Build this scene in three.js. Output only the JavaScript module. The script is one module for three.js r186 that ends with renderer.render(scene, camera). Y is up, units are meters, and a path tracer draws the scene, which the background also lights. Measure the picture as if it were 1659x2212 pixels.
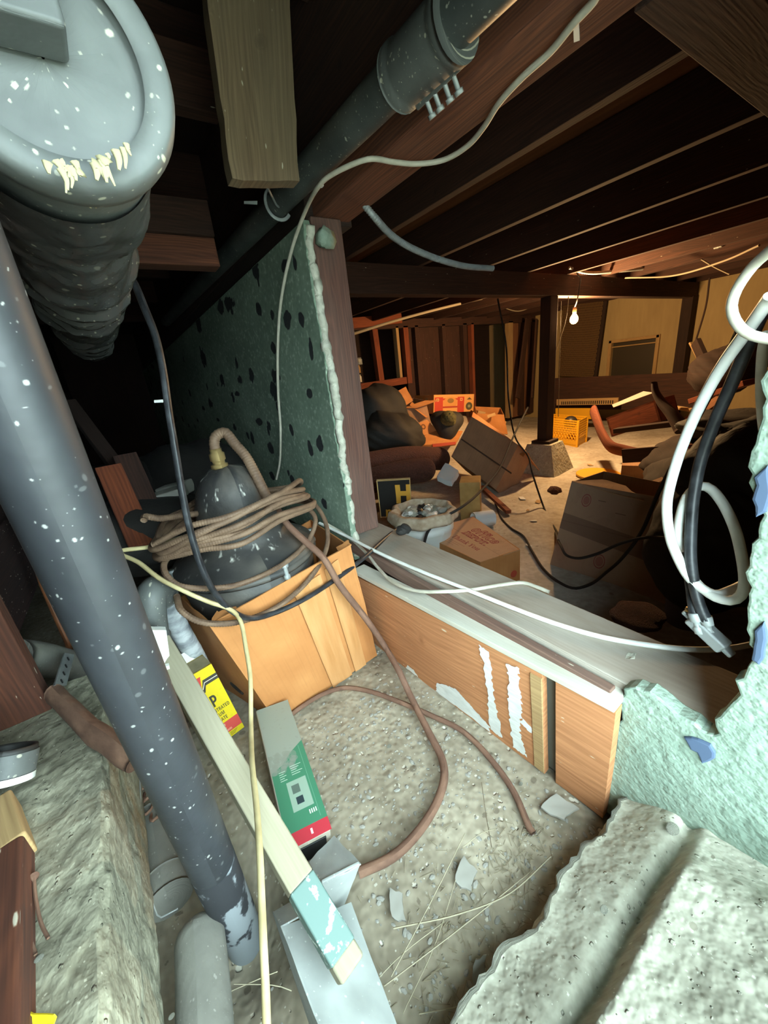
import * as THREE from 'three';
import { RoundedBoxGeometry } from 'three/addons/geometries/RoundedBoxGeometry.js';
import { mergeGeometries, mergeVertices, toCreasedNormals } from 'three/addons/utils/BufferGeometryUtils.js';

// ---------------------------------------------------------------- camera, sky, exposure
// World: y up, metres. -z runs along the cut partition wall, +x runs through its opening into the lit room.
const scene = new THREE.Scene();
const camera = new THREE.PerspectiveCamera(106.16, 1659 / 2212, 0.02, 60);
camera.position.set(0, 1.1, 0);
camera.quaternion.set(-0.148279, -0.286843, -0.10378, 0.940725);
scene.add(camera);
const renderer = new THREE.WebGLRenderer({ antialias: true });
renderer.toneMapping = THREE.LinearToneMapping;
renderer.toneMappingExposure = 3.4;
renderer.shadowMap.enabled = true;
scene.background = new THREE.Color().setRGB(0.74, 0.96, 1.0);   // overcast daylight outside the hatch
scene.backgroundIntensity = 6.6;

// ---------------------------------------------------------------- helpers
const V = (x, y, z) => new THREE.Vector3(x, y, z);
const vec = (p) => (p.isVector3 ? p.clone() : V(...p));
function rng(seed) { let s = seed >>> 0; return () => ((s = (Math.imul(s, 1664525) + 1013904223) >>> 0) / 4294967296); }
const clamp = (x, a = 0, b = 1) => Math.min(b, Math.max(a, x));
const mix = (a, b, t) => a + (b - a) * t;
const smooth = (a, b, x) => { const t = clamp((x - a) / (b - a)); return t * t * (3 - 2 * t); };
function makeNoise(seed) {                                     // value noise that wraps with a period
  const r = rng(seed), tab = new Float32Array(4096); for (let i = 0; i < 4096; i++) tab[i] = r();
  return function noise(x, y, px = 64, py = 64) {
    const xi = Math.floor(x), yi = Math.floor(y), fx = x - xi, fy = y - yi;
    let i0 = xi % px; if (i0 < 0) i0 += px; let j0 = yi % py; if (j0 < 0) j0 += py;
    let i1 = i0 + 1; if (i1 >= px) i1 = 0; let j1 = j0 + 1; if (j1 >= py) j1 = 0;
    i0 *= 67; i1 *= 67; j0 *= 131; j1 *= 131;
    const u = fx * fx * (3 - 2 * fx), v = fy * fy * (3 - 2 * fy);
    const a = tab[(i0 + j0) & 4095], b = tab[(i1 + j0) & 4095], c = tab[(i0 + j1) & 4095], d = tab[(i1 + j1) & 4095];
    return a + (b - a) * u + (c + (d - c) * u - a - (b - a) * u) * v;
  };
}
const N = [1, 2, 3, 4, 5, 6].map((s) => makeNoise(s * 7919));
function fbm(n, x, y, oct = 4, px = 8, py = 8) {               // x, y in cells of the first octave
  let a = 0.5, s = 0, t = 0;
  for (let o = 0; o < oct; o++) { s += a * n(x, y, px, py); t += a; a *= 0.55; x *= 2; y *= 2; px *= 2; py *= 2; }
  return s / t;
}
function dataTex(w, h, fn, srgb, rep) {
  const d = new Uint8Array(w * h * 4);
  for (let y = 0; y < h; y++) for (let x = 0; x < w; x++) {
    const c = fn(x / w, y / h), i = (y * w + x) * 4;
    if (typeof c === 'number') d[i] = d[i + 1] = d[i + 2] = clamp(c) * 255;
    else { d[i] = clamp(c[0], 0, 255); d[i + 1] = clamp(c[1], 0, 255); d[i + 2] = clamp(c[2], 0, 255); }
    d[i + 3] = 255;
  }
  const t = new THREE.DataTexture(d, w, h);
  t.wrapS = t.wrapT = THREE.RepeatWrapping; t.magFilter = THREE.LinearFilter; t.minFilter = THREE.LinearMipmapLinearFilter; t.generateMipmaps = true;
  if (srgb) t.colorSpace = THREE.SRGBColorSpace;
  if (rep) t.repeat.set(1 / rep[0], 1 / rep[1]);
  t.needsUpdate = true; return t;
}
function surf({ size = [1, 1], res = [512, 512], color, height, bump = 0.002, rough = 0.9, metal = 0, ...more }) {
  const m = new THREE.MeshStandardMaterial({ roughness: rough, metalness: metal, side: THREE.DoubleSide, ...more });
  m.map = dataTex(res[0], res[1], color, true, size);
  if (height && bump) { m.bumpMap = dataTex(res[0], res[1], height, false, size); m.bumpScale = bump; }
  return m;
}
const plain = (hex, rough = 0.8, metal = 0, more = {}) => new THREE.MeshStandardMaterial({ color: hex, roughness: rough, metalness: metal, side: THREE.DoubleSide, ...more });
const lerp3 = (a, b, t) => [mix(a[0], b[0], t), mix(a[1], b[1], t), mix(a[2], b[2], t)];
function specks(seed, count, r0, r1, w = 512) {                 // mask of small splashes, wraps
  const r = rng(seed), g = new Float32Array(w * w);
  for (let k = 0; k < count; k++) {
    const cx = r() * w, cy = r() * w, a = mix(r0, r1, r() ** 3), b = a * mix(0.4, 1, r()), th = r() * 3.1;
    for (let j = -Math.ceil(a); j <= a; j++) for (let i = -Math.ceil(a); i <= a; i++) {
      const u = (i * Math.cos(th) + j * Math.sin(th)) / a, v = (j * Math.cos(th) - i * Math.sin(th)) / b;
      const d = u * u + v * v; if (d > 1) continue;
      const X = (Math.floor(cx + i) + w) % w, Y = (Math.floor(cy + j) + w) % w;
      g[Y * w + X] = Math.max(g[Y * w + X], clamp((1 - d) * 2.5));
    }
  }
  return (u, v) => g[(Math.floor(v * w) % w) * w + (Math.floor(u * w) % w)];
}
function wood(light, dark, seed, { size = [1.2, 0.3], dust = null, dustAmount = 0, white = 0, rough = 0.88, bump = 0.0006, knots = 2, contrast = 1 } = {}) {
  const n = N[seed % 6], o = seed * 3.7, r = rng(seed * 13 + 5);
  const kn = Array.from({ length: knots }, () => [r(), r(), 0.03 + r() * 0.02]);
  const sp = white ? specks(seed * 17, white, 1, 5) : null;
  const grain = (u, v) => {
    let d = 0; for (const k of kn) { let dv = v - k[1]; dv -= Math.round(dv); let du = u - k[0]; du -= Math.round(du); d += Math.exp(-((du * 4) ** 2 + dv * dv) / (k[2] * k[2])); }
    const wv = v * 22 + fbm(n, u * 3 + o, v * 4, 3, 3, 4) * 6 + d * 3;
    const ring = 0.5 + 0.5 * Math.sin(wv * 6.283), fib = fbm(n, u * 10 + o, v * 120, 2, 10, 120);
    return [clamp(0.2 * ring + 0.45 * fib + 0.35 * fbm(n, u * 5 + o, v * 26, 3, 5, 26)), d];
  };
  const R = 384, memo = new Float32Array(R * R);
  return surf({ size, rough, bump, res: [R, R],
    color: (u, v) => {
      const [g, d] = grain(u, v); memo[Math.round(v * R) * R + Math.round(u * R)] = g;
      const big = fbm(n, u * 4 + 9, v * 3 + o, 4, 4, 3);
      let c = lerp3(dark, light, clamp((g - 0.5) * 1.25 * contrast + 0.5));
      c = lerp3(c, dark, clamp(d * 0.7 + (big - 0.55) * 1.2));
      if (dust) c = lerp3(c, dust, clamp(dustAmount * (0.4 + 1.2 * fbm(n, u * 6, v * 5 + 3, 4, 6, 5))));
      if (sp) c = lerp3(c, [205, 200, 180], sp(u, v) * 0.85);
      return c;
    }, height: (u, v) => memo[Math.round(v * R) * R + Math.round(u * R)] });
}
// uv in metres by the way each face points in the object's own axes; grain (0,1,2) is the axis along which the map's u runs
function uvBox(g, grain = 0, off = [0, 0]) {
  const p = g.attributes.position, nn = g.attributes.normal, uv = new Float32Array(p.count * 2);
  for (let i = 0; i < p.count; i++) {
    const P = [p.getX(i), p.getY(i), p.getZ(i)], n = [Math.abs(nn.getX(i)), Math.abs(nn.getY(i)), Math.abs(nn.getZ(i))];
    const ax = n[0] > n[1] && n[0] > n[2] ? 0 : n[1] > n[2] ? 1 : 2;
    let [a, b] = [0, 1, 2].filter((k) => k !== ax);
    if (b === grain) [a, b] = [b, a];
    uv[i * 2] = P[a] + off[0]; uv[i * 2 + 1] = P[b] + off[1];
  }
  g.setAttribute('uv', new THREE.BufferAttribute(uv, 2)); return g;
}
let offs = 0;
function boxGeo(w, h, d, r = 0.004, grain) {
  const g = new RoundedBoxGeometry(w, h, d, 2, Math.min(r, w / 2.01, h / 2.01, d / 2.01));
  if (grain === undefined) grain = w >= h && w >= d ? 0 : h >= d ? 1 : 2;
  offs += 0.37; return uvBox(g, grain, [offs % 1, (offs * 1.7) % 1]);
}
// a thick four-cornered sheet: corners bottom-left, bottom-right, top-right, top-left of its front; thickness goes to the back
function slabGeo([a, b, c, d], t = 0.005, { nu = 1, nv = 1, warp = 0, seed = 1, unit = false, ragged = 0, swap = false } = {}) {
  a = vec(a); b = vec(b); c = vec(c); d = vec(d);
  const n = b.clone().sub(a).cross(d.clone().sub(a)).normalize(), W = b.distanceTo(a), H = d.distanceTo(a), pos = [], uv = [], idx = [];
  const pt = (u, v) => {
    const p = a.clone().lerp(b, u).lerp(d.clone().lerp(c, u), v);
    if (warp) p.addScaledVector(n, (fbm(N[seed % 6], u * 3 + seed, v * 3, 3, 64, 64) - 0.5) * 2 * warp);
    if (ragged && (v > 0.99 || v < 0.01)) p.addScaledVector(d.clone().sub(a).normalize(), (N[2](u * 17 + seed, seed) - 0.5) * ragged);
    if (ragged && (u > 0.99 || u < 0.01)) p.addScaledVector(b.clone().sub(a).normalize(), (N[3](v * 17 + seed, seed) - 0.5) * ragged);
    return p;
  };
  const add = (p, u, v) => { pos.push(p.x, p.y, p.z); uv.push(u, v); return pos.length / 3 - 1; };
  const U = (u, v) => (unit ? [u, v] : swap ? [v * H, u * W] : [u * W, v * H]);
  for (const side of [0, 1]) {
    const base = pos.length / 3;
    for (let j = 0; j <= nv; j++) for (let i = 0; i <= nu; i++) { const p = pt(i / nu, j / nv).addScaledVector(n, -t * side); add(p, ...U(i / nu, j / nv)); }
    for (let j = 0; j < nv; j++) for (let i = 0; i < nu; i++) {
      const q = base + j * (nu + 1) + i, l = [q, q + 1, q + nu + 2, q, q + nu + 2, q + nu + 1]; idx.push(...(side ? l.reverse() : l));
    }
  }
  const rim = []; for (let i = 0; i < nu; i++) rim.push([i / nu, 0]); for (let j = 0; j < nv; j++) rim.push([1, j / nv]);
  for (let i = nu; i > 0; i--) rim.push([i / nu, 1]); for (let j = nv; j > 0; j--) rim.push([0, j / nv]);
  for (let k = 0; k < rim.length; k++) {
    const [u0, v0] = rim[k], [u1, v1] = rim[(k + 1) % rim.length], p = pt(u0, v0), q = pt(u1, v1);
    const e = unit ? 0.004 : 0; const s = add(p, ...U(u0, v0)), s1 = add(q, ...U(u1, v1)), s2 = add(q.clone().addScaledVector(n, -t), U(u1, v1)[0] + e, U(u1, v1)[1]), s3 = add(p.clone().addScaledVector(n, -t), U(u0, v0)[0] + e, U(u0, v0)[1]);
    idx.push(s, s3, s2, s, s2, s1);
  }
  const g = new THREE.BufferGeometry();
  g.setAttribute('position', new THREE.Float32BufferAttribute(pos, 3)); g.setAttribute('uv', new THREE.Float32BufferAttribute(uv, 2)); g.setIndex(idx); g.computeVertexNormals(); return g;
}
// a round section swept along a smooth curve; rib makes the rings of armoured conduit
function tubeGeo(pts, r, { sides = 8, step = 0.012, rib = 0, ribLen = 0.007, closed = false, tension = 0.5, flat = 1, cap = true } = {}) {
  const c = new THREE.CatmullRomCurve3(pts.map(vec), closed, 'centripetal', tension); c.arcLengthDivisions = Math.max(200, pts.length * 30);
  const L = c.getLength(), n = Math.max(2, Math.ceil(L / (rib ? ribLen / 3 : step))), P = c.getSpacedPoints(n), pos = [], uv = [], idx = [];
  let T = P[1].clone().sub(P[0]).normalize(), X = Math.abs(T.y) < 0.9 ? V(0, 1, 0) : V(1, 0, 0); X.addScaledVector(T, -X.dot(T)).normalize();
  for (let i = 0; i <= n; i++) {
    T = P[Math.min(i + 1, n)].clone().sub(P[Math.max(i - 1, 0)]).normalize(); X.addScaledVector(T, -X.dot(T)).normalize();
    const Y = T.clone().cross(X), s = (i / n) * L, R = (typeof r === 'function' ? r(i / n, s) : r) * (rib ? 1 + rib * (Math.cos((s / ribLen) * 6.2832) - 0.2) : 1);
    for (let k = 0; k <= sides; k++) { const a = (k / sides) * 6.28318, p = P[i].clone().addScaledVector(X, Math.cos(a) * R).addScaledVector(Y, Math.sin(a) * R * flat); pos.push(p.x, p.y, p.z); uv.push(s, (k / sides) * 6.283 * R); }
  }
  for (let i = 0; i < n; i++) for (let k = 0; k < sides; k++) { const q = i * (sides + 1) + k; idx.push(q, q + sides + 1, q + 1, q + 1, q + sides + 1, q + sides + 2); }
  if (cap && !closed) for (const e of [0, n]) { const m = pos.length / 3; pos.push(P[e].x, P[e].y, P[e].z); uv.push(0, 0); for (let k = 0; k < sides; k++) { const q = e * (sides + 1) + k; idx.push(...(e ? [m, q, q + 1] : [m, q + 1, q])); } }
  const g = new THREE.BufferGeometry();
  g.setAttribute('position', new THREE.Float32BufferAttribute(pos, 3)); g.setAttribute('uv', new THREE.Float32BufferAttribute(uv, 2)); g.setIndex(idx); g.computeVertexNormals();
  return g;
}
// profile [radius, height] turned about the line from p along dir; wob(angle, height) shifts the radius
function latheGeo(prof, p, dir, { seg = 40, wob = null, flip = false } = {}) {
  const g = new THREE.LatheGeometry(prof.map(([r, y]) => new THREE.Vector2(Math.max(r, 0.0001), y)), seg), a = g.attributes.position;
  let sm = 0, sl = 0; const len = [0]; for (let k = 1; k < prof.length; k++) { const d = Math.hypot(prof[k][0] - prof[k - 1][0], prof[k][1] - prof[k - 1][1]); len.push(len[k - 1] + d); sm += d * (prof[k][0] + prof[k - 1][0]) / 2; sl += d; }
  const ru = 6.283 * (sm / sl), np = prof.length;
  const uv = g.attributes.uv; for (let i = 0; i < a.count; i++) {
    const x = a.getX(i), z = a.getZ(i), y = a.getY(i), r = Math.hypot(x, z), th = Math.atan2(z, x);
    if (wob) { const k = (r + wob(th, y, r)) / Math.max(r, 1e-5); a.setX(i, x * k); a.setZ(i, z * k); }
    uv.setXY(i, uv.getX(i) * ru, len[i % np]);
  }
  g.computeVertexNormals();
  const q = new THREE.Quaternion().setFromUnitVectors(V(0, 1, 0), vec(dir).normalize());
  g.applyQuaternion(q); g.translate(...vec(p).toArray()); return g;
}
const used = {};
function numbered(name) { const k = (used[name] = (used[name] ?? -1) + 1); return k ? `${name}_${String(k).padStart(3, '0')}` : name; }
function tag(o, label, category, group) { o.userData.label = label; if (category) o.userData.category = category; if (group) o.userData.group = group; return o; }
function thing(name, label, category, group) { const o = new THREE.Group(); o.name = numbered(name); scene.add(o); return tag(o, label, category, group); }
function part(name, geo, mat, parent, label) { const m = new THREE.Mesh(geo, mat); m.name = name; m.castShadow = m.receiveShadow = true; if (label) m.userData.label = label; parent.add(m); return m; }
function solo(name, geo, mat, label, category, group) { const m = part(numbered(name), geo, mat, scene); return tag(m, label, category, group); }
function struct(name, geo, mat) { let m; if (geo) m = part(name, geo, mat, scene); else { m = new THREE.Group(); m.name = name; scene.add(m); } m.userData.kind = 'structure'; return m; }
function barGeo(p, q, h, d, { r = 0.004, up = [0, 1, 0], seg } = {}) {   // a squared timber from p to q, h along up, d across
  p = vec(p); q = vec(q); const X = q.clone().sub(p), L = X.length(); X.normalize(); const Z = X.clone().cross(vec(up)).normalize(), Y = Z.clone().cross(X);
  return boxGeo(L, h, d, r, 0).applyMatrix4(new THREE.Matrix4().makeBasis(X, Y, Z).setPosition(p.lerp(q, 0.5)));
}
function rebase(o) {                                               // things are modelled in place; here each gets its origin at its own base
  const b = new THREE.Box3().setFromObject(o); if (b.isEmpty()) return;
  const c = V((b.min.x + b.max.x) / 2, b.min.y, (b.min.z + b.max.z) / 2);
  if (o.isMesh) o.geometry.translate(-c.x, -c.y, -c.z); 
  for (const k of o.children) k.position.sub(c);
  o.position.copy(c);
}

// ---------------------------------------------------------------- materials
const speckA = specks(11, 420, 0.8, 4), speckB = specks(23, 160, 1, 7), speckC = specks(37, 900, 0.6, 2.4);
const M = {
  dirt: surf({ size: [1.1, 1.1], res: [768, 768], rough: 0.97, bump: 0.011,
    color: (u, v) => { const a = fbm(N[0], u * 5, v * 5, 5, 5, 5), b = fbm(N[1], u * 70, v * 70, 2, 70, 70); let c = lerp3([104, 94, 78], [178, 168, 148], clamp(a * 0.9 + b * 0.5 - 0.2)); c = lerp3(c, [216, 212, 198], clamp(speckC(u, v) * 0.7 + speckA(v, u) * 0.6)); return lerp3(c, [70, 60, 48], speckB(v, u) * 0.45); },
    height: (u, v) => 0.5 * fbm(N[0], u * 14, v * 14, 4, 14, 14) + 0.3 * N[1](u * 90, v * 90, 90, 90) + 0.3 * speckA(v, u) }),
  paleDirt: surf({ size: [1.3, 1.3], rough: 0.97, bump: 0, color: (u, v) => { const a = fbm(N[3], u * 5, v * 5, 5, 5, 5), b = fbm(N[1], u * 60, v * 60, 2, 60, 60); return lerp3(lerp3([140, 130, 116], [206, 202, 192], clamp(a * 1.1 + b * 0.4 - 0.25)), [92, 80, 66], speckB(u, v) * 0.35); } }),  // light grey room dust, its colour paled further to stand in for daylight
  concrete: surf({ size: [0.6, 0.6], res: [768, 768], rough: 0.96, bump: 0.013,
    color: (u, v) => { const a = fbm(N[2], u * 4, v * 4, 5, 4, 4), b = fbm(N[3], u * 50, v * 50, 3, 50, 50); let c = lerp3([118, 114, 100], [186, 184, 168], clamp(a * 0.8 + b * 0.55 - 0.18)); c = lerp3(c, [222, 220, 206], speckC(u, v) * 0.6); return lerp3(c, [84, 76, 62], clamp(speckB(u, v) * 0.5)); },
    height: (u, v) => 0.45 * fbm(N[2], u * 9, v * 9, 4, 9, 9) + 0.4 * fbm(N[3], u * 34, v * 34, 3, 34, 34) + 0.25 * speckA(u, v) }),
  roughConcrete: surf({ size: [0.5, 0.5], res: [768, 768], rough: 0.97, bump: 0.007,
    color: (u, v) => { const a = fbm(N[4], u * 5, v * 5, 4, 5, 5), b = fbm(N[5], u * 34, v * 34, 3, 34, 34); let c = lerp3([96, 92, 76], [176, 172, 150], clamp(a * 0.7 + b * 0.7 - 0.25)); return lerp3(c, [214, 210, 190], speckC(u, v) * 0.5); },
    height: (u, v) => 0.6 * fbm(N[5], u * 34, v * 34, 4, 34, 34) + 0.4 * speckA(u, v) }),
  stucco: surf({ size: [0.5, 0.5], res: [768, 768], rough: 0.94, bump: 0.007,
    color: (u, v) => { const a = fbm(N[1], u * 4, v * 4, 4, 4, 4), b = fbm(N[2], u * 60, v * 60, 2, 60, 60); return lerp3(lerp3([106, 124, 110], [142, 158, 143], clamp(a + (b - 0.5) * 0.5)), [196, 206, 192], speckC(v, u) * 0.35); },
    height: (u, v) => 0.55 * fbm(N[3], u * 44, v * 44, 3, 44, 44) + 0.35 * fbm(N[4], u * 16, v * 16, 3, 16, 16) }),
  mortar: surf({ size: [0.25, 0.25], res: [256, 256], rough: 0.97, bump: 0.008, color: (u, v) => lerp3([150, 148, 132], [214, 212, 196], fbm(N[0], u * 10, v * 10, 4, 10, 10)), height: (u, v) => fbm(N[0], u * 12, v * 12, 4, 12, 12) }),
  joist: wood([74, 44, 32], [36, 20, 15], 1, { contrast: 1.1 }),
  joistB: wood([84, 52, 38], [40, 24, 18], 2, { bump: 0, white: 40 }),
  header: wood([132, 76, 50], [66, 36, 25], 3, { knots: 1 }),
  redwood: wood([150, 78, 44], [84, 40, 24], 4, { bump: 0 }),
  darkwood: wood([60, 38, 28], [28, 17, 13], 5, { bump: 0 }),
  postwood: wood([120, 72, 56], [58, 34, 28], 6, { bump: 0, dust: [120, 112, 104], dustAmount: 0.25 }),
  hangerwood: wood([142, 114, 84], [80, 61, 44], 7, { dust: [120, 112, 92], dustAmount: 0.3, white: 60 }),
  sill: wood([150, 134, 116], [100, 82, 68], 8, { dust: [164, 156, 144], dustAmount: 0.75, size: [1.4, 0.4], knots: 3 }),
  strip: wood([112, 72, 56], [66, 40, 32], 9, { bump: 0, dust: [150, 140, 128], dustAmount: 0.3, white: 60 }),
  orange: wood([206, 146, 98], [150, 96, 60], 10, { size: [1.3, 0.42], white: 50, contrast: 0.9 }),
  paintedCap: wood([182, 176, 158], [128, 118, 100], 11, { dust: [196, 192, 178], dustAmount: 0.7, white: 90 }),
  stick: wood([160, 152, 126], [116, 107, 84], 12, { contrast: 0.6, dust: [156, 150, 132], dustAmount: 0.4, knots: 1, white: 30 }),
  brownpost: wood([112, 62, 38], [58, 30, 20], 13, { white: 130 }),
  speckled: wood([66, 36, 28], [32, 17, 15], 14, { white: 330 }),
  scrap: wood([150, 104, 68], [92, 58, 38], 15, { bump: 0 }),
  pale: wood([190, 160, 112], [140, 110, 72], 16, { bump: 0 }),
  abs: surf({ size: [0.5, 0.5], rough: 0.5, bump: 0.0004, color: (u, v) => lerp3(lerp3([26, 27, 30], [58, 60, 64], clamp(fbm(N[2], u * 5, v * 3, 5, 5, 3) * 1.2 - 0.1)), [186, 186, 178], clamp(speckA(v, u) * 0.7 + speckB(u, v) * 0.22 * (fbm(N[1], u * 7, v * 7, 2, 7, 7) > 0.5 ? 1 : 0))), height: (u, v) => fbm(N[3], u * 30, v * 30, 3, 30, 30) }),
  absMid: surf({ size: [0.5, 0.5], rough: 0.5, bump: 0, color: (u, v) => lerp3(lerp3([48, 52, 52], [84, 88, 86], fbm(N[2], u * 5, v * 3, 5, 5, 3)), [190, 188, 172], clamp(speckA(v, u) * 0.7 + speckC(u, v) * 0.35)) }),
  absGrey: surf({ size: [0.4, 0.4], rough: 0.55, bump: 0.0006, color: (u, v) => lerp3(lerp3([62, 64, 64], [104, 107, 104], fbm(N[2], u * 5, v * 5, 5, 5, 5)), [205, 200, 176], clamp(speckB(v, u) * 0.7 + speckA(u, v) * 0.5)), height: (u, v) => fbm(N[3], u * 40, v * 40, 3, 40, 40) }),
  wrap: surf({ size: [0.4, 0.4], rough: 0.26, bump: 0.003, color: (u, v) => lerp3(lerp3([48, 49, 50], [74, 74, 72], fbm(N[4], u * 5, v * 5, 5, 5, 5)), [176, 170, 150], clamp(speckA(u, v) * 0.6 + speckB(v, u) * 0.35)), height: (u, v) => fbm(N[5], u * 7, v * 5, 5, 7, 5) }),
  dustyPipe: surf({ size: [0.4, 0.4], rough: 0.9, bump: 0.002, color: (u, v) => lerp3(lerp3([92, 90, 84], [136, 134, 124], fbm(N[1], u * 4, v * 4, 5, 4, 4)), [176, 174, 164], speckA(u, v) * 0.5), height: (u, v) => fbm(N[1], u * 20, v * 20, 4, 20, 20) }),
  tank: surf({ size: [0.4, 0.4], rough: 0.6, bump: 0.0012, color: (u, v) => lerp3(lerp3([34, 34, 35], [92, 87, 80], clamp(fbm(N[0], u * 4, v * 4, 5, 4, 4) * 1.3 - 0.15)), [190, 188, 178], clamp((fbm(N[3], u * 22, v * 12, 3, 22, 12) - 0.72) * 8)), height: (u, v) => fbm(N[0], u * 26, v * 26, 4, 26, 26) }),
  conduit: surf({ size: [0.3, 0.1], res: [256, 256], rough: 0.7, metal: 0.1, color: (u, v) => lerp3([76, 56, 43], [136, 110, 88], fbm(N[1], u * 8, v * 4, 4, 8, 4)) }),
  rust: surf({ size: [0.25, 0.1], res: [256, 256], rough: 0.9, bump: 0.001, color: (u, v) => lerp3([84, 58, 46], [140, 106, 86], fbm(N[4], u * 8, v * 5, 4, 8, 5)), height: (u, v) => fbm(N[4], u * 20, v * 10, 3, 20, 10) }),
  galv: surf({ size: [0.3, 0.3], res: [256, 256], rough: 0.55, metal: 0.35, color: (u, v) => lerp3([126, 132, 134], [176, 180, 178], fbm(N[2], u * 6, v * 6, 4, 6, 6)) }),
  sheetMetal: surf({ size: [0.4, 0.4], rough: 0.75, metal: 0.15, bump: 0.0008, color: (u, v) => lerp3(lerp3([124, 128, 126], [172, 176, 172], fbm(N[2], u * 5, v * 5, 5, 5, 5)), [206, 208, 204], speckA(v, u) * 0.6), height: (u, v) => fbm(N[3], u * 12, v * 12, 4, 12, 12) }),
  card: surf({ size: [0.6, 0.6], rough: 0.85, bump: 0, color: (u, v) => lerp3(lerp3([164, 104, 54], [198, 138, 82], fbm(N[0], u * 4, v * 6, 5, 4, 6)), [140, 88, 46], clamp((N[1](u * 150, v * 6, 150, 6) - 0.55) * 0.35)), height: (u, v) => N[1](u * 100, v * 2, 100, 2) }),
  cardBrown: surf({ size: [0.6, 0.6], rough: 0.88, bump: 0, color: (u, v) => lerp3(lerp3([148, 112, 84], [178, 138, 104], fbm(N[0], u * 4, v * 6, 5, 4, 6)), [112, 84, 64], clamp((N[1](u * 150, v * 6, 150, 6) - 0.5) * 0.4)), height: (u, v) => N[1](u * 100, v * 2, 100, 2) }),
  tape: surf({ size: [0.3, 0.3], res: [256, 256], rough: 0.32, bump: 0.0006, color: (u, v) => lerp3([176, 122, 72], [206, 154, 104], fbm(N[3], u * 20, v * 2, 4, 20, 2)), height: (u, v) => fbm(N[3], u * 26, v * 2, 3, 26, 2) }),
  whiteCable: surf({ size: [0.4, 0.1], res: [256, 64], rough: 0.45, color: (u, v) => lerp3([190, 190, 182], [226, 226, 220], fbm(N[1], u * 10, v * 4, 4, 10, 4)) }),
  romex: surf({ size: [0.4, 0.1], res: [256, 64], rough: 0.6, color: (u, v) => lerp3([150, 144, 128], [204, 198, 182], fbm(N[1], u * 12, v * 4, 4, 12, 4)) }),
  creamCord: surf({ size: [0.4, 0.1], res: [256, 64], rough: 0.6, color: (u, v) => lerp3([146, 130, 92], [196, 182, 138], fbm(N[1], u * 12, v * 4, 4, 12, 4)) }),
  blackCable: surf({ size: [0.3, 0.1], res: [256, 64], rough: 0.42, bump: 0.0003, color: (u, v) => lerp3([22, 23, 26], [70, 72, 76], clamp(fbm(N[1], u * 14, v * 5, 4, 14, 5) * 1.4 - 0.3)), height: (u, v) => N[2](u * 90, v * 3, 90, 3) }),
  farStucco: surf({ size: [1.5, 1.5], rough: 0.95, bump: 0, color: (u, v) => lerp3([148, 128, 92], [182, 162, 118], clamp(0.6 * fbm(N[0], u * 4, v * 2, 5, 4, 2) + 0.4 * fbm(N[1], u * 40, v * 6, 3, 40, 6))), height: (u, v) => fbm(N[1], u * 60, v * 60, 3, 60, 60) }),
  subfloor: surf({ size: [1.2, 1.2], rough: 0.9, bump: 0, color: (u, v) => lerp3([104, 62, 36], [158, 102, 62], clamp(0.5 * fbm(N[0], u * 3, v * 16, 5, 3, 16) + 0.5 * N[2](u * 4, v * 60, 4, 60))), height: (u, v) => N[2](u * 4, v * 60, 4, 60) }),
  carpet: surf({ size: [0.3, 0.3], rough: 1, bump: 0.006, color: (u, v) => lerp3([58, 34, 29], [94, 58, 48], fbm(N[3], u * 30, v * 30, 3, 30, 30)), height: (u, v) => fbm(N[3], u * 40, v * 40, 2, 40, 40) }),
  bagcloth: surf({ size: [0.5, 0.5], rough: 0.75, bump: 0.004, color: (u, v) => lerp3([22, 21, 21], [46, 42, 38], fbm(N[4], u * 5, v * 5, 5, 5, 5)), height: (u, v) => fbm(N[4], u * 8, v * 8, 5, 8, 8) }),
  black: plain(0x111214, 0.5), whitePlastic: plain(0xd8d8d2, 0.45), brass: plain(0xb49a68, 0.45, 0.7), copper: surf({ size: [0.3, 0.1], res: [128, 64], rough: 0.6, metal: 0.25, color: (u, v) => lerp3([96, 58, 36], [158, 100, 62], fbm(N[1], u * 6, v * 4, 4, 6, 4)) }),
  dullCable: plain(0x241f1c, 0.85), dullWire: plain(0x8a806c, 0.8),
  yellow: plain(0xd9a21c, 0.5), straw: plain(0x9c937c, 0.9), twig: plain(0x6c5d4a, 0.95), twigPale: plain(0x857a64, 0.95), paper: plain(0xc9cdd0, 0.9), dustGrey: plain(0x8f8c84, 0.95),
};
function canvasMat(w, h, draw, rough = 0.85, more = {}) {
  const c = document.createElement('canvas'); c.width = w; c.height = h; const x = c.getContext('2d'); draw(x, w, h);
  const t = new THREE.CanvasTexture(c); t.colorSpace = THREE.SRGBColorSpace; t.wrapS = t.wrapT = THREE.ClampToEdgeWrapping;
  return new THREE.MeshStandardMaterial({ map: t, roughness: rough, side: THREE.DoubleSide, ...more });
}
function mottle(x, w, h, base, dark, n, seed, a = 0.12) {          // paper colour with soft irregular patches
  x.fillStyle = base; x.fillRect(0, 0, w, h); const r = rng(seed); x.fillStyle = dark;
  for (let i = 0; i < n; i++) { x.globalAlpha = a * r(); const s = (0.01 + 0.06 * r() ** 2) * w; x.beginPath(); x.ellipse(r() * w, r() * h, s * (0.5 + r()), s * (0.3 + r() * 0.6), r() * 3, 0, 7); x.fill(); }
  x.globalAlpha = 1;
}

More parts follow.
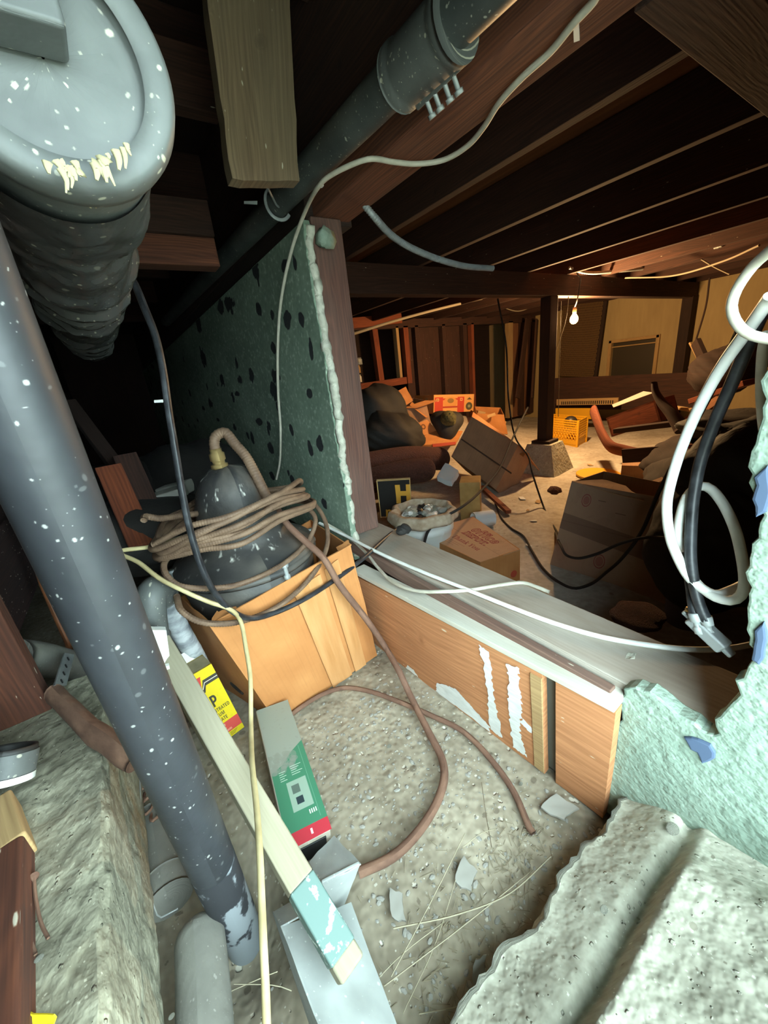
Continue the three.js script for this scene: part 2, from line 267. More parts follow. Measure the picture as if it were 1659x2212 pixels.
// ---------------------------------------------------------------- the setting
const floorH = (x, z) => {
  const pit = 0.035 * (z + 0.25), room = -0.1, t = smooth(0.7, 0.95, x);
  let h = mix(pit, room, t);
  h += (fbm(N[0], x * 1.3 + 20, z * 1.3 + 20, 4, 64, 64) - 0.5) * 0.05 + (fbm(N[1], x * 9 + 40, z * 9 + 40, 3, 512, 512) - 0.5) * 0.012;
  h += 0.5 * Math.exp(-(((x - 4.2) / 1.1) ** 2 + ((z + 4.6) / 0.85) ** 2));               // earth banked up at the back
  h -= 0.12 * Math.exp(-(((x + 0.09) / 0.1) ** 2 + ((z + 0.66) / 0.13) ** 2));
  h += 0.16 * Math.exp(-(((x - 5.6) / 1.2) ** 2 + ((z + 0.6) / 0.8) ** 2));
  return h;
};
{
  const nx = 300, nz = 230, x0 = -1.4, x1 = 7.3, z0 = -9.2, z1 = 0.45, g = new THREE.PlaneGeometry(1, 1, nx, nz), p = g.attributes.position, uv = g.attributes.uv;
  for (let i = 0; i < p.count; i++) {
    const a = p.getX(i) + 0.5, b = 0.5 - p.getY(i), x = x0 + (x1 - x0) * a ** 1.35, z = z1 + (z0 - z1) * b ** 1.35;
    p.setXYZ(i, x, floorH(x, z), z); uv.setXY(i, x, -z);
  }
  g.computeVertexNormals();
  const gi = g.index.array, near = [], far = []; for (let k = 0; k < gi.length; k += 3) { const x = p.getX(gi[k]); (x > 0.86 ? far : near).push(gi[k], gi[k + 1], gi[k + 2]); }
  const g2 = g.clone(); g.setIndex(near); g2.setIndex(far); const fl = struct('floor'); part('pit_dirt', g, M.dirt, fl); part('room_dirt', g2, M.paleDirt, fl, 'pale dusty dirt of the lit room, paled further to stand in for daylight');
}
// footing of the outer wall under the hatch: a rough ledge, a groove, then the rounded lump outside
{
  const nx = 110, nz = 120, x0 = -0.45, x1 = 0.95, g = new THREE.PlaneGeometry(1, 1, nx, nz), p = g.attributes.position, uv = g.attributes.uv;
  for (let i = 0; i < p.count; i++) {
    const a = p.getX(i) + 0.5, b = 0.5 - p.getY(i), x = x0 + (x1 - x0) * a; let z, y;
    if (b < 0.2) { const t = b / 0.2; z = -0.275 + 0.025 * smooth(0, 1, t); y = -0.06 + 0.16 * t; }
    else { const t = (b - 0.2) / 0.8; z = -0.25 + 0.72 * t; y = 0.1 + 0.05 * smooth(-0.25, -0.13, z); 
      y += 0.012 * smooth(0.45, 0.72, x) * smooth(-0.25, -0.16, z);
      y += (0.055 * smooth(-0.126, -0.098, z) + 0.09 * smooth(-0.11, 0.14, z)) * (1 - 0.75 * smooth(0.58, 0.72, x - 0.25 * (z + 0.1))) - 0.022 * Math.exp(-(((z + 0.128) / 0.014) ** 2)); }
    const edge = Math.exp(-(((b - 0.2) / 0.05) ** 2));
    z += (fbm(N[1], x * 16, 3.3, 4, 256, 256) - 0.5) * 0.036 * (edge + 0.25) + (b < 0.2 ? (N[2](x * 60, b * 30) - 0.5) * 0.008 : 0);
    y += (fbm(N[2], x * 12 + 9, z * 12 + 9, 4, 256, 256) - 0.5) * 0.02 * (b > 0.2 ? 1 : 0);
    p.setXYZ(i, x, y, z); uv.setXY(i, x, b < 0.2 ? y - 0.35 : -z);
  }
  g.computeVertexNormals(); struct('wall_front_footing', g, M.concrete);
}
// low concrete kerb on the left, parallel to the partition
{
  const nu = 70, nv = 200, g = new THREE.PlaneGeometry(1, 1, nu, nv), p = g.attributes.position, uv = g.attributes.uv;
  const prof = [[-0.26, -0.08], [-0.205, 0.16], [-0.197, 0.43], [-0.206, 0.447], [-0.3, 0.455], [-0.75, 0.465]];
  for (let i = 0; i < p.count; i++) {
    const a = (p.getX(i) + 0.5) * (prof.length - 1), k = Math.min(prof.length - 2, Math.floor(a)), t = a - k, z = 0.42 - (0.5 - p.getY(i)) * 1.56;
    let x = mix(prof[k][0], prof[k + 1][0], t), y = mix(prof[k][1], prof[k + 1][1], t);
    const rough = (fbm(N[3], z * 26 + 90, (x - y) * 26 + 90, 4, 512, 512) - 0.5);
    x += rough * 0.012; y += rough * (a > 2 ? 0.012 : 0);
    p.setXYZ(i, x, y, z); uv.setXY(i, z, y - x);
  }
  g.computeVertexNormals(); struct('wall_left_footing', g, M.roughConcrete);
}
// partition wall: green stucco with a hole hacked through it
const wall = struct('wall_partition');
{
  const chips = [];
  const at = (p, ry, rz) => chips.push([-p[2], p[1], rz, ry]);
  at([0.745,1.608,-2.002], .05, .05); at([0.745,1.544,-1.668], .022, .04); at([0.745,1.534,-1.577], .03, .02); at([0.745,1.573,-2.53], .04, .1); at([0.745,1.454,-2.062], .035, .04);
  at([0.745,1.362,-1.743], .038, .05); at([0.745,1.339,-1.603], .03, .03); at([0.745,1.585,-2.732], .05, .07); at([0.745,1.275,-1.971], .035, .03); at([0.745,1.212,-1.553], .045, .02);
  at([0.745,1.172,-2.403], .045, .06); at([0.745,0.882,-2.278], .032, .03); at([0.745,0.748,-2.337], .04, .05); at([0.745,0.88,-1.938], .034, .022); at([0.745,0.794,-2.775], .03, .03);
  at([0.745,0.8,-1.743], .04, .032); at([0.745,0.83,-1.62], .042, .036); at([0.745,0.591,-2.068], .032, .03); at([0.745,0.524,-1.688], .028, .032); at([0.745,0.435,-2.54], .02, .03);
  at([0.745,1.6,-3.432], .06, .1); at([0.745,1.382,-3.551], .08, .1); at([0.745,1.021,-3.733], .05, .08); at([0.745,1.049,-2.934], .04, .05); at([0.745,1.183,-3.135], .05, .07); at([0.745,1.159,-2.661], .03, .05); at([0.745,1.05,-1.644], .02, .03);
  const r = rng(5); for (let i = 0; i < 26; i++) chips.push([1.7 + r() * 4, 0.45 + r() * 1.1, 0.02 + r() * 0.05, 0.015 + r() * 0.035]);
  const ext = [4.6, 1.36], n = N[4];
  const chip = (s, y) => { let m = 9; for (const c of chips) { const d = Math.hypot((s - c[0]) / c[2], (y - c[1]) / c[3]); if (d < m) m = d; } return m; };
  const mask = (u, v) => { const s = 1.42 + u * ext[0], y = 0.3 + v * ext[1]; return 1 - smooth(0.8, 0.92, chip(s, y) + (fbm(n, s * 22, y * 22, 3, 256, 256) - 0.5) * 1.1); };
  const m = surf({ size: ext, res: [1536, 512], rough: 0.95, bump: 0.005,
    color: (u, v) => { const s = u * ext[0], y = v * ext[1], a = fbm(N[1], s * 5, y * 5, 5, 256, 256), b = fbm(N[2], s * 70, y * 70, 2, 512, 512); let c = lerp3([96, 113, 97], [142, 160, 140], clamp(a * 0.8 + b * 0.5 - 0.15)); c = lerp3(c, [176, 186, 168], b > 0.72 ? 0.5 : 0); return lerp3(c, [26, 28, 31], mask(u, v)); },
    height: (u, v) => 0.35 * fbm(N[3], u * ext[0] * 60, v * ext[1] * 60, 3, 512, 512) + 0.3 - 0.3 * mask(u, v) + 0.3 * fbm(N[4], u * ext[0] * 14, v * ext[1] * 14, 3, 256, 256) });
  m.map.offset.set(-1.42 / ext[0], -0.3 / ext[1]); m.bumpMap.offset.copy(m.map.offset);
  const B = new THREE.Matrix4().makeBasis(V(0, 0, -1), V(0, 1, 0), V(1, 0, 0)).setPosition(0.745, 0, 0);
  const ragged = (pts, amp, seed) => { const out = []; for (let i = 0; i < pts.length - 1; i++) { const [a, b] = [pts[i], pts[i + 1]], L = Math.hypot(b[0] - a[0], b[1] - a[1]), k = Math.max(1, Math.round(L / 0.012)); for (let j = 0; j < k; j++) { const t = j / k, e = j ? (fbm(N[seed], (a[0] + (b[0] - a[0]) * t) * 34 + 7, (a[1] + (b[1] - a[1]) * t) * 34, 3, 999, 999) - 0.5) * amp : 0; out.push([mix(a[0], b[0], t) - e * (b[1] - a[1]) / L, mix(a[1], b[1], t) + e * (b[0] - a[0]) / L]); } } out.push(pts[pts.length - 1]); return out; };
  const sheet = (edge, rest, depth, amp, seed) => { const s = new THREE.Shape([...ragged(edge, amp, seed), ...rest].map((p) => new THREE.Vector2(...p))); const g = new THREE.ExtrudeGeometry(s, { depth, bevelEnabled: true, bevelSize: 0.004, bevelThickness: 0.004, bevelSegments: 2 }); return g.applyMatrix4(B); };
  part('stucco_panel', sheet([[1.455, 0.3], [1.452, 0.62], [1.462, 0.9], [1.452, 1.2], [1.468, 1.45], [1.462, 1.63]], [[9.1, 1.63], [9.1, 0.3]], 0.02, 0.03, 1), m, wall, 'dull green stucco with dark chips');
  // crumbling white mortar along the cut edge
  const e = [], rr = rng(8); for (let i = 0; i <= 46; i++) { const t = i / 46; e.push([0.757 + rr() * 0.01, 0.32 + t * 1.3, -(1.455 + 0.012 * Math.sin(t * 9)) + (rr() - 0.5) * 0.012]); }
  part('broken_edge', tubeGeo(e, (t, s) => 0.013 + 0.008 * N[2](s * 60, 2.2, 9999, 9) , { sides: 7, step: 0.006, flat: 1.2 }), M.mortar, wall, 'ragged pale mortar edge');
  // near piece, bright in the daylight
  const P = (p) => [-p[2], p[1]];
  const top = [[0.745,0.399,-0.277], [0.745,0.424,-0.232], [0.745,0.41,-0.194], [0.745,0.406,-0.156], [0.745,0.405,-0.122], [0.745,0.454,-0.119], [0.745,0.506,-0.104], [0.745,0.542,-0.111], [0.745,0.591,-0.098], [0.745,0.622,-0.106], [0.745,0.672,-0.116], [0.745,0.723,-0.119], [0.745,0.769,-0.129], [0.745,0.829,-0.127], [0.745,0.902,-0.147], [0.745,0.945,-0.151], [0.745,0.996,-0.152], [0.745,1.069,-0.158]].map(P);
  const last = top[top.length - 1];
  part('stucco_panel', sheet([[0.288, 0.0], ...top, [last[0] - 0.02, 1.3], [last[0] - 0.01, 1.65]], [[-0.42, 1.65], [-0.42, 0.0]], 0.03, 0.03, 3), M.stucco, wall, 'mint green stucco broken to a jagged edge');
  part('plaster_chunk', latheGeo([[0, -0.03], [0.03, -0.022], [0.036, 0.005], [0.02, 0.03], [0, 0.034]], [0.802,1.575,-1.43], [0.3, 1, 0.2], { seg: 9, wob: (t) => 0.012 * Math.sin(t * 3 + 1) }), M.stucco, wall, 'pale green lump on the post');
  part('lower_wall', boxGeo(0.15, 0.56, 9.4, 0.004, 2).translate(0.855, 0.08, -4.3), M.darkwood, wall);
  part('top_plate', boxGeo(0.19, 0.09, 7.6, 0.004, 2).translate(0.865, 1.68, -5.28), M.darkwood, wall);
  const flake = (pts, label) => part('blue_paint', sheet(pts.map(P), [], 0.002, 0.016, 2).translate(-0.0065, 0, 0), plain(0x46566f, 0.85), wall, label);
  flake([[0.745,0.851,-0.129], [0.745,0.844,-0.134], [0.745,0.866,-0.14], [0.745,0.898,-0.143], [0.745,0.913,-0.136], [0.745,0.879,-0.128], [0.745,0.851,-0.129]], 'flaked blue paint patch');
  flake([[0.745,0.601,-0.098], [0.745,0.652,-0.103], [0.745,0.667,-0.099], [0.745,0.635,-0.094], [0.745,0.599,-0.094], [0.745,0.601,-0.098]]);
  flake([[0.745,0.368,-0.159], [0.745,0.379,-0.142], [0.745,0.382,-0.127], [0.745,0.361,-0.119], [0.745,0.337,-0.13], [0.745,0.355,-0.139], [0.745,0.353,-0.149], [0.745,0.368,-0.159]]);
}
{ // left, back and front enclosure
  const wl = struct('wall_left'); 
  for (let i = 0; i < 6; i++) part('plank', boxGeo(0.03, 0.31, 8.2, 0.004, 2).translate(-0.475 - (i % 2) * 0.006, 0.56 + i * 0.315, -5.3), i < 3 ? M.speckled : M.darkwood, wl);
  part('plank', boxGeo(0.03, 2.4, 2.1, 0.004, 1).translate(-0.8, 1.2, -0.4), M.darkwood, wl); part('plank', boxGeo(0.5, 2.4, 0.03, 0.004, 1).translate(-0.72, 1.2, -1.43), M.darkwood, wl); part('outer_board', boxGeo(0.05, 2.8, 3.3, 0.004, 2).translate(0.98, 1.0, -7.6), M.darkwood, wl); part('outer_board', boxGeo(0.05, 2.8, 9.6, 0.004, 2).translate(-1.46, 1.0, -4.5), M.darkwood, wl);
  const wb = struct('wall_back'); part('backing_board', boxGeo(6.6, 2.6, 0.05, 0.004, 0).translate(4.1, 1.0, -6.1), M.darkwood, wb); part('backing_board', boxGeo(2.4, 2.8, 0.05, 0.004, 1).translate(-0.3, 1.1, -9.1), M.darkwood, wb);
  // stud wall behind the lit room
  part('top_plate', boxGeo(4.4, 0.12, 0.09, 0.004, 0).translate(5.0, 1.75, -5.0), M.joist, wb);
  const S = (x, w, m, y0 = -0.05, tilt = 0) => part('stud', boxGeo(w, 1.72 - y0, 0.09, 0.004, 1).rotateZ(tilt).translate(x, (1.72 + y0) / 2, -5.0), m, wb);
  S(3.41, .09, M.redwood, .98, .04); S(3.79, .05, M.pale, .9); S(3.95, .09, M.redwood, .9); S(4.16, .07, M.joistB, .1); S(4.72, .07, M.joistB, .1); S(5.2, .09, M.joist, .1); S(5.38, .06, M.redwood, .1); S(6.38, .12, M.pale, .0);
  S(6.75, .09, M.joist, 0); S(7.05, .1, M.joist, 0);
  part('panel', boxGeo(1.3, 1.75, 0.02, 0.003, 1).translate(4.63, 0.85, -5.06), M.joistB, wb);
  part('panel', boxGeo(0.75, 1.75, 0.02, 0.003, 1).translate(6.8, 0.85, -5.06), M.scrap, wb);
  part('shelf_plank', barGeo([2.95,0.941,-4.95], [3.839,0.952,-4.95], 0.1, 0.12), M.redwood, wb);
  part('broken_plate', barGeo([2.934,1.761,-4.9], [3.815,1.808,-4.9], 0.13, 0.09), M.redwood, wb);
  // unseen outer wall; its hatch is narrowed to shape the incoming daylight
  const wf = struct('wall_front');
  part('outer_board', boxGeo(6.5, 2.7, 0.07, 0.004, 0).translate(4.01, 1.15, 0.075), M.darkwood, wf);
  part('outer_board', boxGeo(1.3, 2.7, 0.07, 0.004, 1).translate(-0.83, 1.15, 0.075), M.darkwood, wf);
  part('outer_board', boxGeo(1.1, 0.95, 0.07, 0.004, 0).translate(0.29, 1.975, 0.075), M.darkwood, wf);
  struct('ground_outside', new THREE.PlaneGeometry(12, 9).rotateX(-Math.PI / 2).translate(1, 0.22, 4.95), M.concrete);
}
{ // far wall of the lit room, with a boarded window
  const sh = new THREE.Shape([[0.6, -0.3], [6.2, -0.3], [6.2, 2.1], [0.6, 2.1]].map((p) => new THREE.Vector2(...p)));   // (-z, y)
  const hole = new THREE.Path([[2.84, 0.6], [3.5, 0.6], [3.5, 1.15], [2.84, 1.15]].map((p) => new THREE.Vector2(...p))); sh.holes.push(hole);
  const sh2 = new THREE.Shape([[-0.5, -0.3], [0.6, -0.3], [0.6, 2.1], [-0.5, 2.1]].map((p) => new THREE.Vector2(...p)));
  const B = new THREE.Matrix4().makeBasis(V(0, 0, -1), V(0, 1, 0), V(1, 0, 0)).setPosition(7.1, 0, 0);
  struct('wall_right', mergeGeometries([sh, sh2].map((s) => new THREE.ExtrudeGeometry(s, { depth: 0.12, bevelEnabled: false }))).applyMatrix4(B), M.farStucco);
  const w = struct('window_1');
  for (const [z, y, l, h] of [[-2.82, .875, .05, .62], [-3.52, .875, .05, .62]]) part('frame', boxGeo(0.05, h, l, 0.004, 1).translate(7.09, y, z), M.pale, w);
  for (const y of [.585, 1.16]) part('frame', boxGeo(0.05, 0.045, 0.74, 0.004, 2).translate(7.09, y, -3.17), M.pale, w);
  part('rail', boxGeo(0.04, 0.018, 0.66, 0.003, 2).translate(7.12, 1.075, -3.17), M.pale, w);
  part('pane', boxGeo(0.008, 0.55, 0.66, 0.001, 2).translate(7.15, 0.875, -3.17), new THREE.MeshPhysicalMaterial({ color: 0x3a352c, roughness: 0.35 }), w, 'grimy dark glass');
  part('blocking', boxGeo(0.02, 0.8, 0.9, 0.001, 2).translate(7.22, 0.875, -3.17), M.darkwood, w);
}
const ceiling = struct('ceiling');
{
  part('subfloor', boxGeo(6.5, 0.03, 7.0, 0.003, 2).translate(4.05, 2.02, -3.0), M.subfloor, ceiling);
  part('subfloor', boxGeo(2.3, 0.03, 10.0, 0.003, 2).translate(-0.35, 2.3, -4.4), M.darkwood, ceiling);
  part('blocking', boxGeo(0.05, 0.62, 9.6, 0.003, 2).translate(0.79, 2.03, -4.5), M.joist, ceiling);
  for (const [x, m] of [[1.46, M.joist], [2.09, M.joist], [2.71, M.joistB], [3.32, M.joist], [3.93, M.joist], [4.54, M.joistB], [5.15, M.joist], [5.76, M.joist], [6.37, M.joist], [6.98, M.joist]])
    part('joist', boxGeo(0.045, 0.22, 5.7, 0.003, 2).translate(x, 1.89, -3.3), m, ceiling);
  for (const z of [-0.75, -1.25, -1.75, -2.6, -3.3, -4.2, -5.2, -6.4]) part('joist', boxGeo(1.95, 0.2, 0.05, 0.003, 0).translate(-0.2, 2.18, z), M.joist, ceiling);
  part('blocking', boxGeo(1.1, 0.13, 0.09, 0.004, 0).translate(0.04, 1.8, -2.05), M.joist, ceiling);
  part('blocking', boxGeo(1.1, 0.11, 0.09, 0.004, 0).translate(0.04, 1.68, -2.07), M.header, ceiling);
  part('blocking', boxGeo(1.75, 0.16, 0.06, 0.004, 0).translate(-0.3, 2.03, -1.62), M.joistB, ceiling);
}
solo('header_beam', boxGeo(0.15, 0.62, 1.75, 0.006, 2).translate(0.875, 1.96, -0.62), M.header, 'thick red brown timber header running over the hacked opening beside the black pipe', 'beam');
solo('girder', barGeo([0.96, 1.735, -0.42], [7.0, 1.735, -0.42], 0.17, 0.13), M.joist, 'dark girder crossing the ceiling corner nearest the viewer', 'beam');
solo('girder', barGeo([0.96, 1.69, -2.45], [7.05, 1.69, -2.45], 0.18, 0.11), M.joistB, 'dark timber girder resting on the post beside the glowing bulb', 'beam');
solo('post', boxGeo(0.125, 1.24, 0.1, 0.005, 1).translate(0.838, 1.03, -1.51), M.postwood, 'dusty reddish upright post at the cut edge of the green wall', 'post');
solo('post', boxGeo(0.12, 1.4, 0.11, 0.005, 1).translate(3.72, 0.9, -2.45), M.darkwood, 'dark square post standing on the concrete pier block', 'post');
solo('post', boxGeo(0.13, 1.75, 0.13, 0.005, 1).translate(6.98, 0.74, -2.45), M.darkwood, 'dark corner post against the pale far wall right of the window', 'post');
solo('sill_plank', boxGeo(0.2, 0.045, 1.95, 0.006, 2).rotateX(-0.006).translate(0.857, 0.375, -0.72), M.sill, 'wide dusty grey plank lying along the bottom of the opening', 'sill');
{ const s = scene.getObjectByName('sill_plank'); part('knot', latheGeo([[0.0001, 0.001], [0.02, 0.001], [0.024, 0.0004], [0.025, 0]], [0.886,0.398,-0.297], [0, 1, 0], { seg: 20, wob: (th) => 0.003 * Math.sin(th * 3) }), M.strip, s, 'round brown knot'); part('paint_chip', slabGeo([[0.827,0.399,-0.319], [0.842,0.399,-0.302], [0.868,0.402,-0.312], [0.858,0.402,-0.325]], 0.003, { nu: 4, nv: 4, ragged: 0.006 }), M.mortar, s, 'pale paint chip'); }
solo('trim_strip', boxGeo(0.024, 0.045, 1.2, 0.003, 2).translate(0.74, 0.366, -0.9), M.strip, 'narrow red brown strip between the painted ledge and the grey sill plank', 'trim');

// ---------------------------------------------------------------- pipes at the left and overhead
function frameGeo(geo, o, px, py) {                               // a shape modelled at the origin is set with +x towards px and +y towards py
  const O = vec(o), X = vec(px).sub(O).normalize(), Y0 = vec(py).sub(O), Z = X.clone().cross(Y0).normalize(), Y = Z.clone().cross(X);
  return geo.applyMatrix4(new THREE.Matrix4().makeBasis(X, Y, Z).setPosition(O));
}
function boxFrom(t, A, B, D, depth, mat, { skip = [], th = 0.005, warp = 0.003, seed = 1, flip = 1 } = {}) {   // A, B foot of the front, D above A; depth goes away from the viewer
  A = vec(A); B = vec(B); D = vec(D); const n = B.clone().sub(A).cross(D.clone().sub(A)).normalize().multiplyScalar(-depth * flip), C = B.clone().add(D).sub(A), b = (p) => p.clone().add(n);
  const S = { front: [A, B, C, D], back: [b(B), b(A), b(D), b(C)], left: [b(A), A, D, b(D)], right: [B, b(B), b(C), C], bottom: [b(A), b(B), B, A], top: [D, C, b(C), b(D)] };
  const out = {}; for (const k in S) if (!skip.includes(k)) out[k] = part(k === 'top' ? 'lid_panel' : k === 'bottom' ? 'bottom_panel' : 'side_panel', slabGeo(S[k], th, { nu: 5, nv: 5, warp: k === 'bottom' ? 0 : warp, seed: seed + k.length }), mat, t);
  return { ...out, A, B, C, D, bA: b(A), bB: b(B), bC: b(C), bD: b(D), n };
}
const floorAt = (p, up = 0) => [p[0], floorH(p[0], p[2]) + up, p[2]];
{
  const t = thing('drain_pipe', 'upright scuffed black plastic drain pipe rising from the dirt at the left', 'pipe'), foot = [-0.0882, -0.15, -0.694], top = [-0.0704, 1.3, -0.493], d = vec(top).sub(vec(foot));
  part('barrel', latheGeo([[0.001, 0], [0.041, 0], [0.041, 0.5], [0.041, 1.45], [0.001, 1.45]], foot, d, { seg: 64 }), M.abs, t);
  part('dusty_foot', latheGeo([[0.0411, 0.0], [0.0413, 0.03], [0.0413, 0.39], [0.0411, 0.392]], foot, d, { seg: 64 }), surf({ size: [0.2576, 0.4], rough: 0.85, color: (u, v) => { const k = smooth(0.0, 0.12, fbm(N[3], u * 9, v * 9, 5, 9, 9) - 0.2 - v * 0.42); return lerp3([39, 40, 44], [132, 138, 142], k); } }), t, 'lower end caked with pale dust');
}
{
  const t = thing('cleanout_pipe', 'large dusty black pipe at the top left with a plugged end facing the viewer', 'pipe');
  const wr = (th, y) => (fbm(N[2], y * 14 + th * 0.4, th * 1.2 + y * 5, 4, 999, 999) - 0.5) * 0.034 * smooth(0.05, 0.2, y);
  part('wrapped_pipe', latheGeo(Array.from({ length: 280 }, (_, i) => { const y = 0.07 + (i / 279) * 1.6, q = y * 8.5 + 0.8 * Math.sin(y * 9), f = q - Math.floor(q); return [mix(0.083, 0.071, smooth(0.1, 1.6, y)) + 0.016 * smooth(0, 0.12, f) * (1 - f) * smooth(0.2, 0.4, y), y]; }), [0.03, 1.352, -0.46], [-0.012, 0.006, -1], { seg: 72, wob: wr }), M.wrap, t, 'wrinkled black wrapping');
  part('hub', latheGeo([[0.066, 0.0], [0.072, -0.004], [0.084, -0.004], [0.089, 0.002], [0.0905, 0.016], [0.0885, 0.03], [0.081, 0.036], [0.079, 0.06], [0.0795, 0.13], [0.074, 0.145], [0.072, 0.16]], [0.035, 1.355, -0.45], [0, 0, -1], { seg: 72 }), M.absGrey, t, 'paint-splashed collar');
  const plug = part('plug', latheGeo([[0.001, 0.008], [0.062, 0.008], [0.066, 0.011], [0.068, 0.003], [0.071, 0.003], [0.071, 0.03]], [0.035, 1.355, -0.452], [0, 0, -1], { seg: 64 }), M.absGrey, t, 'screwed grey plug');
  part('square_nut', boxGeo(0.064, 0.05, 0.04, 0.004, 0).translate(0.02, 1.377, -0.437), M.absGrey, plug);
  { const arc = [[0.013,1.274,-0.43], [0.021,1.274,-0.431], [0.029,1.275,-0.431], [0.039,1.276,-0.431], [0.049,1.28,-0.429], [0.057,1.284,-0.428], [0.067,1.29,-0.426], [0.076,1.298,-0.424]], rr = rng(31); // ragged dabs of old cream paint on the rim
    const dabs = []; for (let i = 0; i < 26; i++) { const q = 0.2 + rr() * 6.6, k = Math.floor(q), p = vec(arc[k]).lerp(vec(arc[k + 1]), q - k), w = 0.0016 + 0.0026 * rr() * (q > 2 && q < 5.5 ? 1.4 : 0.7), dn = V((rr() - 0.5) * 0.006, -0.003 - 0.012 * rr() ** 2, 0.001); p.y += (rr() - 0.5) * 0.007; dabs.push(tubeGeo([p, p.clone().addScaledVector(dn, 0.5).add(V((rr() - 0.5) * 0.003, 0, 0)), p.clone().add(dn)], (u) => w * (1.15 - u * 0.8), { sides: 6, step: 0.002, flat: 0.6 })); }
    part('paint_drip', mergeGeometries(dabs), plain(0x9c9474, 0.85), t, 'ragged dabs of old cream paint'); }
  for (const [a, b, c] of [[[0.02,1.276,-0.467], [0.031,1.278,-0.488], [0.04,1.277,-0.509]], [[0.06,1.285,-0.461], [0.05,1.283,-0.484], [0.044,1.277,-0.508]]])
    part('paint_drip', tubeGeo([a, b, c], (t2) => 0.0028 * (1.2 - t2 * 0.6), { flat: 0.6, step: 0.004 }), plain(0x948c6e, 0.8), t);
}
{
  const t = thing('overhead_pipe', 'long black plastic pipe slung under the joists along the green wall', 'pipe');
  part('pipe_run', tubeGeo([[0.7, 1.66, -0.2], [0.7, 1.69, -1.0], [0.7, 1.73, -2.2], [0.7, 1.8, -4.6]], 0.042, { sides: 28, step: 0.3 }), M.absMid, t);
  const cp = part('coupling', tubeGeo([[0.7, 1.672, -0.66], [0.7, 1.676, -0.74], [0.7, 1.68, -0.83]], (u) => 0.054 + (u < 0.1 || u > 0.9 ? 0.004 : 0), { sides: 28, step: 0.008 }), M.absGrey, t, 'speckled grey clamp coupling');
  for (const z of [-0.69, -0.715, -0.745, -0.77]) {
    part('bolt', latheGeo([[0.001, -0.02], [0.008, -0.02], [0.008, -0.012], [0.005, -0.01], [0.005, 0.018], [0.009, 0.018], [0.009, 0.026], [0.001, 0.026]], [0.74, 1.628, z - 0.02], [0.5, -0.8, 0], { seg: 8 }), M.galv, cp);
  }
  part('clamp_lug', boxGeo(0.02, 0.018, 0.15, 0.004, 2).rotateZ(-0.8).translate(0.735, 1.64, -0.745), M.absGrey, cp);
}
solo('hanger_board', slabGeo([[0.423,1.606,-1.19], [0.613,1.626,-1.19], [0.675,2.085,-1.19], [0.455,2.015,-1.19]], 0.045, { nu: 6, nv: 10, warp: 0.001, ragged: 0.005, swap: true }), M.hangerwood, 'dusty upright board hanging from the joists with its ragged end above the black pipe', 'board');
{
  const t = thing('pipe_strap', 'thin bent metal strap looped under the overhead black pipe', 'strap');
  const z = -1.545, y = 1.705, ring = []; for (let i = 0; i <= 12; i++) { const a = -0.6 - i * 0.3; ring.push([0.7 + 0.0475 * Math.cos(a), y + 0.0475 * Math.sin(a), z + (i - 6) * 0.0008]); }
  part('loop', tubeGeo([...ring], 0.006, { sides: 6, flat: 0.3 }), M.galv, t);
  part('wire', tubeGeo([[0.522,1.641,-1.24], [0.553,1.643,-1.28], [0.609,1.657,-1.38], [0.685,1.678,-1.5], [0.75,1.705,-1.54]], 0.0035, { sides: 6 }), M.galv, t);
  part('tab', slabGeo([[0.577,1.694,-1.55], [0.624,1.697,-1.55], [0.627,1.708,-1.55], [0.579,1.702,-1.55]], 0.002), M.galv, t);
}
solo('flexible_conduit', tubeGeo([[0.928,1.66,-1.342], [0.956,1.624,-1.33], [1.08,1.584,-1.383], [1.26,1.548,-1.42], [1.505,1.517,-1.434], [1.717,1.516,-1.442]], 0.012, { sides: 10, rib: 0.12, ribLen: 0.009 }), M.galv, 'ribbed silver conduit curving under the dark joists', 'conduit');
solo('white_wire', tubeGeo([[0.826,1.635,-0.469], [0.841,1.635,-0.488], [0.853,1.635,-0.531], [0.874,1.635,-0.588], [0.882,1.635,-0.656], [0.902,1.635,-0.731], [0.943,1.635,-0.814], [0.967,1.635,-0.89], [0.956,1.635,-0.966], [0.894,1.635,-1.012], [0.824,1.635,-1.027], [0.754,1.635,-1.036], [0.715,1.635,-1.092], [0.69,1.635,-1.168], [0.683,1.63,-1.201], [0.715,1.629,-1.372], [0.715,1.56,-1.528], [0.715,1.428,-1.711], [0.715,1.263,-1.845], [0.72,1.061,-1.969], [0.72,0.871,-2.043], [0.725,0.676,-2.181], [0.72,0.562,-2.288]], 0.0065, { sides: 10 }), M.romex, 'white wire stapled along the header and hanging down the green wall', 'wire');
solo('wire_staple', slabGeo([[0.905,1.64,-0.562], [0.911,1.64,-0.554], [0.867,1.64,-0.531], [0.862,1.64,-0.538]], 0.006), M.whitePlastic, 'small white clip on the header holding the white wire', 'clip');
solo('wire_staple', boxGeo(0.018, 0.012, 0.016, 0.003).translate(...[0.741,1.674,-1.297]), M.whitePlastic, 'small white clip at the end of the header above the green wall', 'clip');
solo('black_cable', tubeGeo([[0.121,1.408,-1.2], [0.131,1.363,-1.16], [0.134,1.3,-1.12], [0.137,1.239,-1.1], [0.13,1.162,-1.08], [0.115,1.069,-1.06], [0.104,0.984,-1.05], [0.09,0.873,-1.04], [0.083,0.776,-1.04], [0.083,0.673,-1.03], [0.099,0.582,-1.03], [0.133,0.507,-1.04], [0.175,0.46,-1.06], [0.241,0.435,-1.08], [0.342,0.424,-1.1], [0.484,0.423,-1.14], [0.64,0.425,-1.2], [0.852,0.395,-1.35], [0.981,0.381,-1.43]], 0.0085, { sides: 10, step: 0.01 }), M.blackCable, 'thick black cable drooping from the wrapped pipe across the taped box', 'cable');

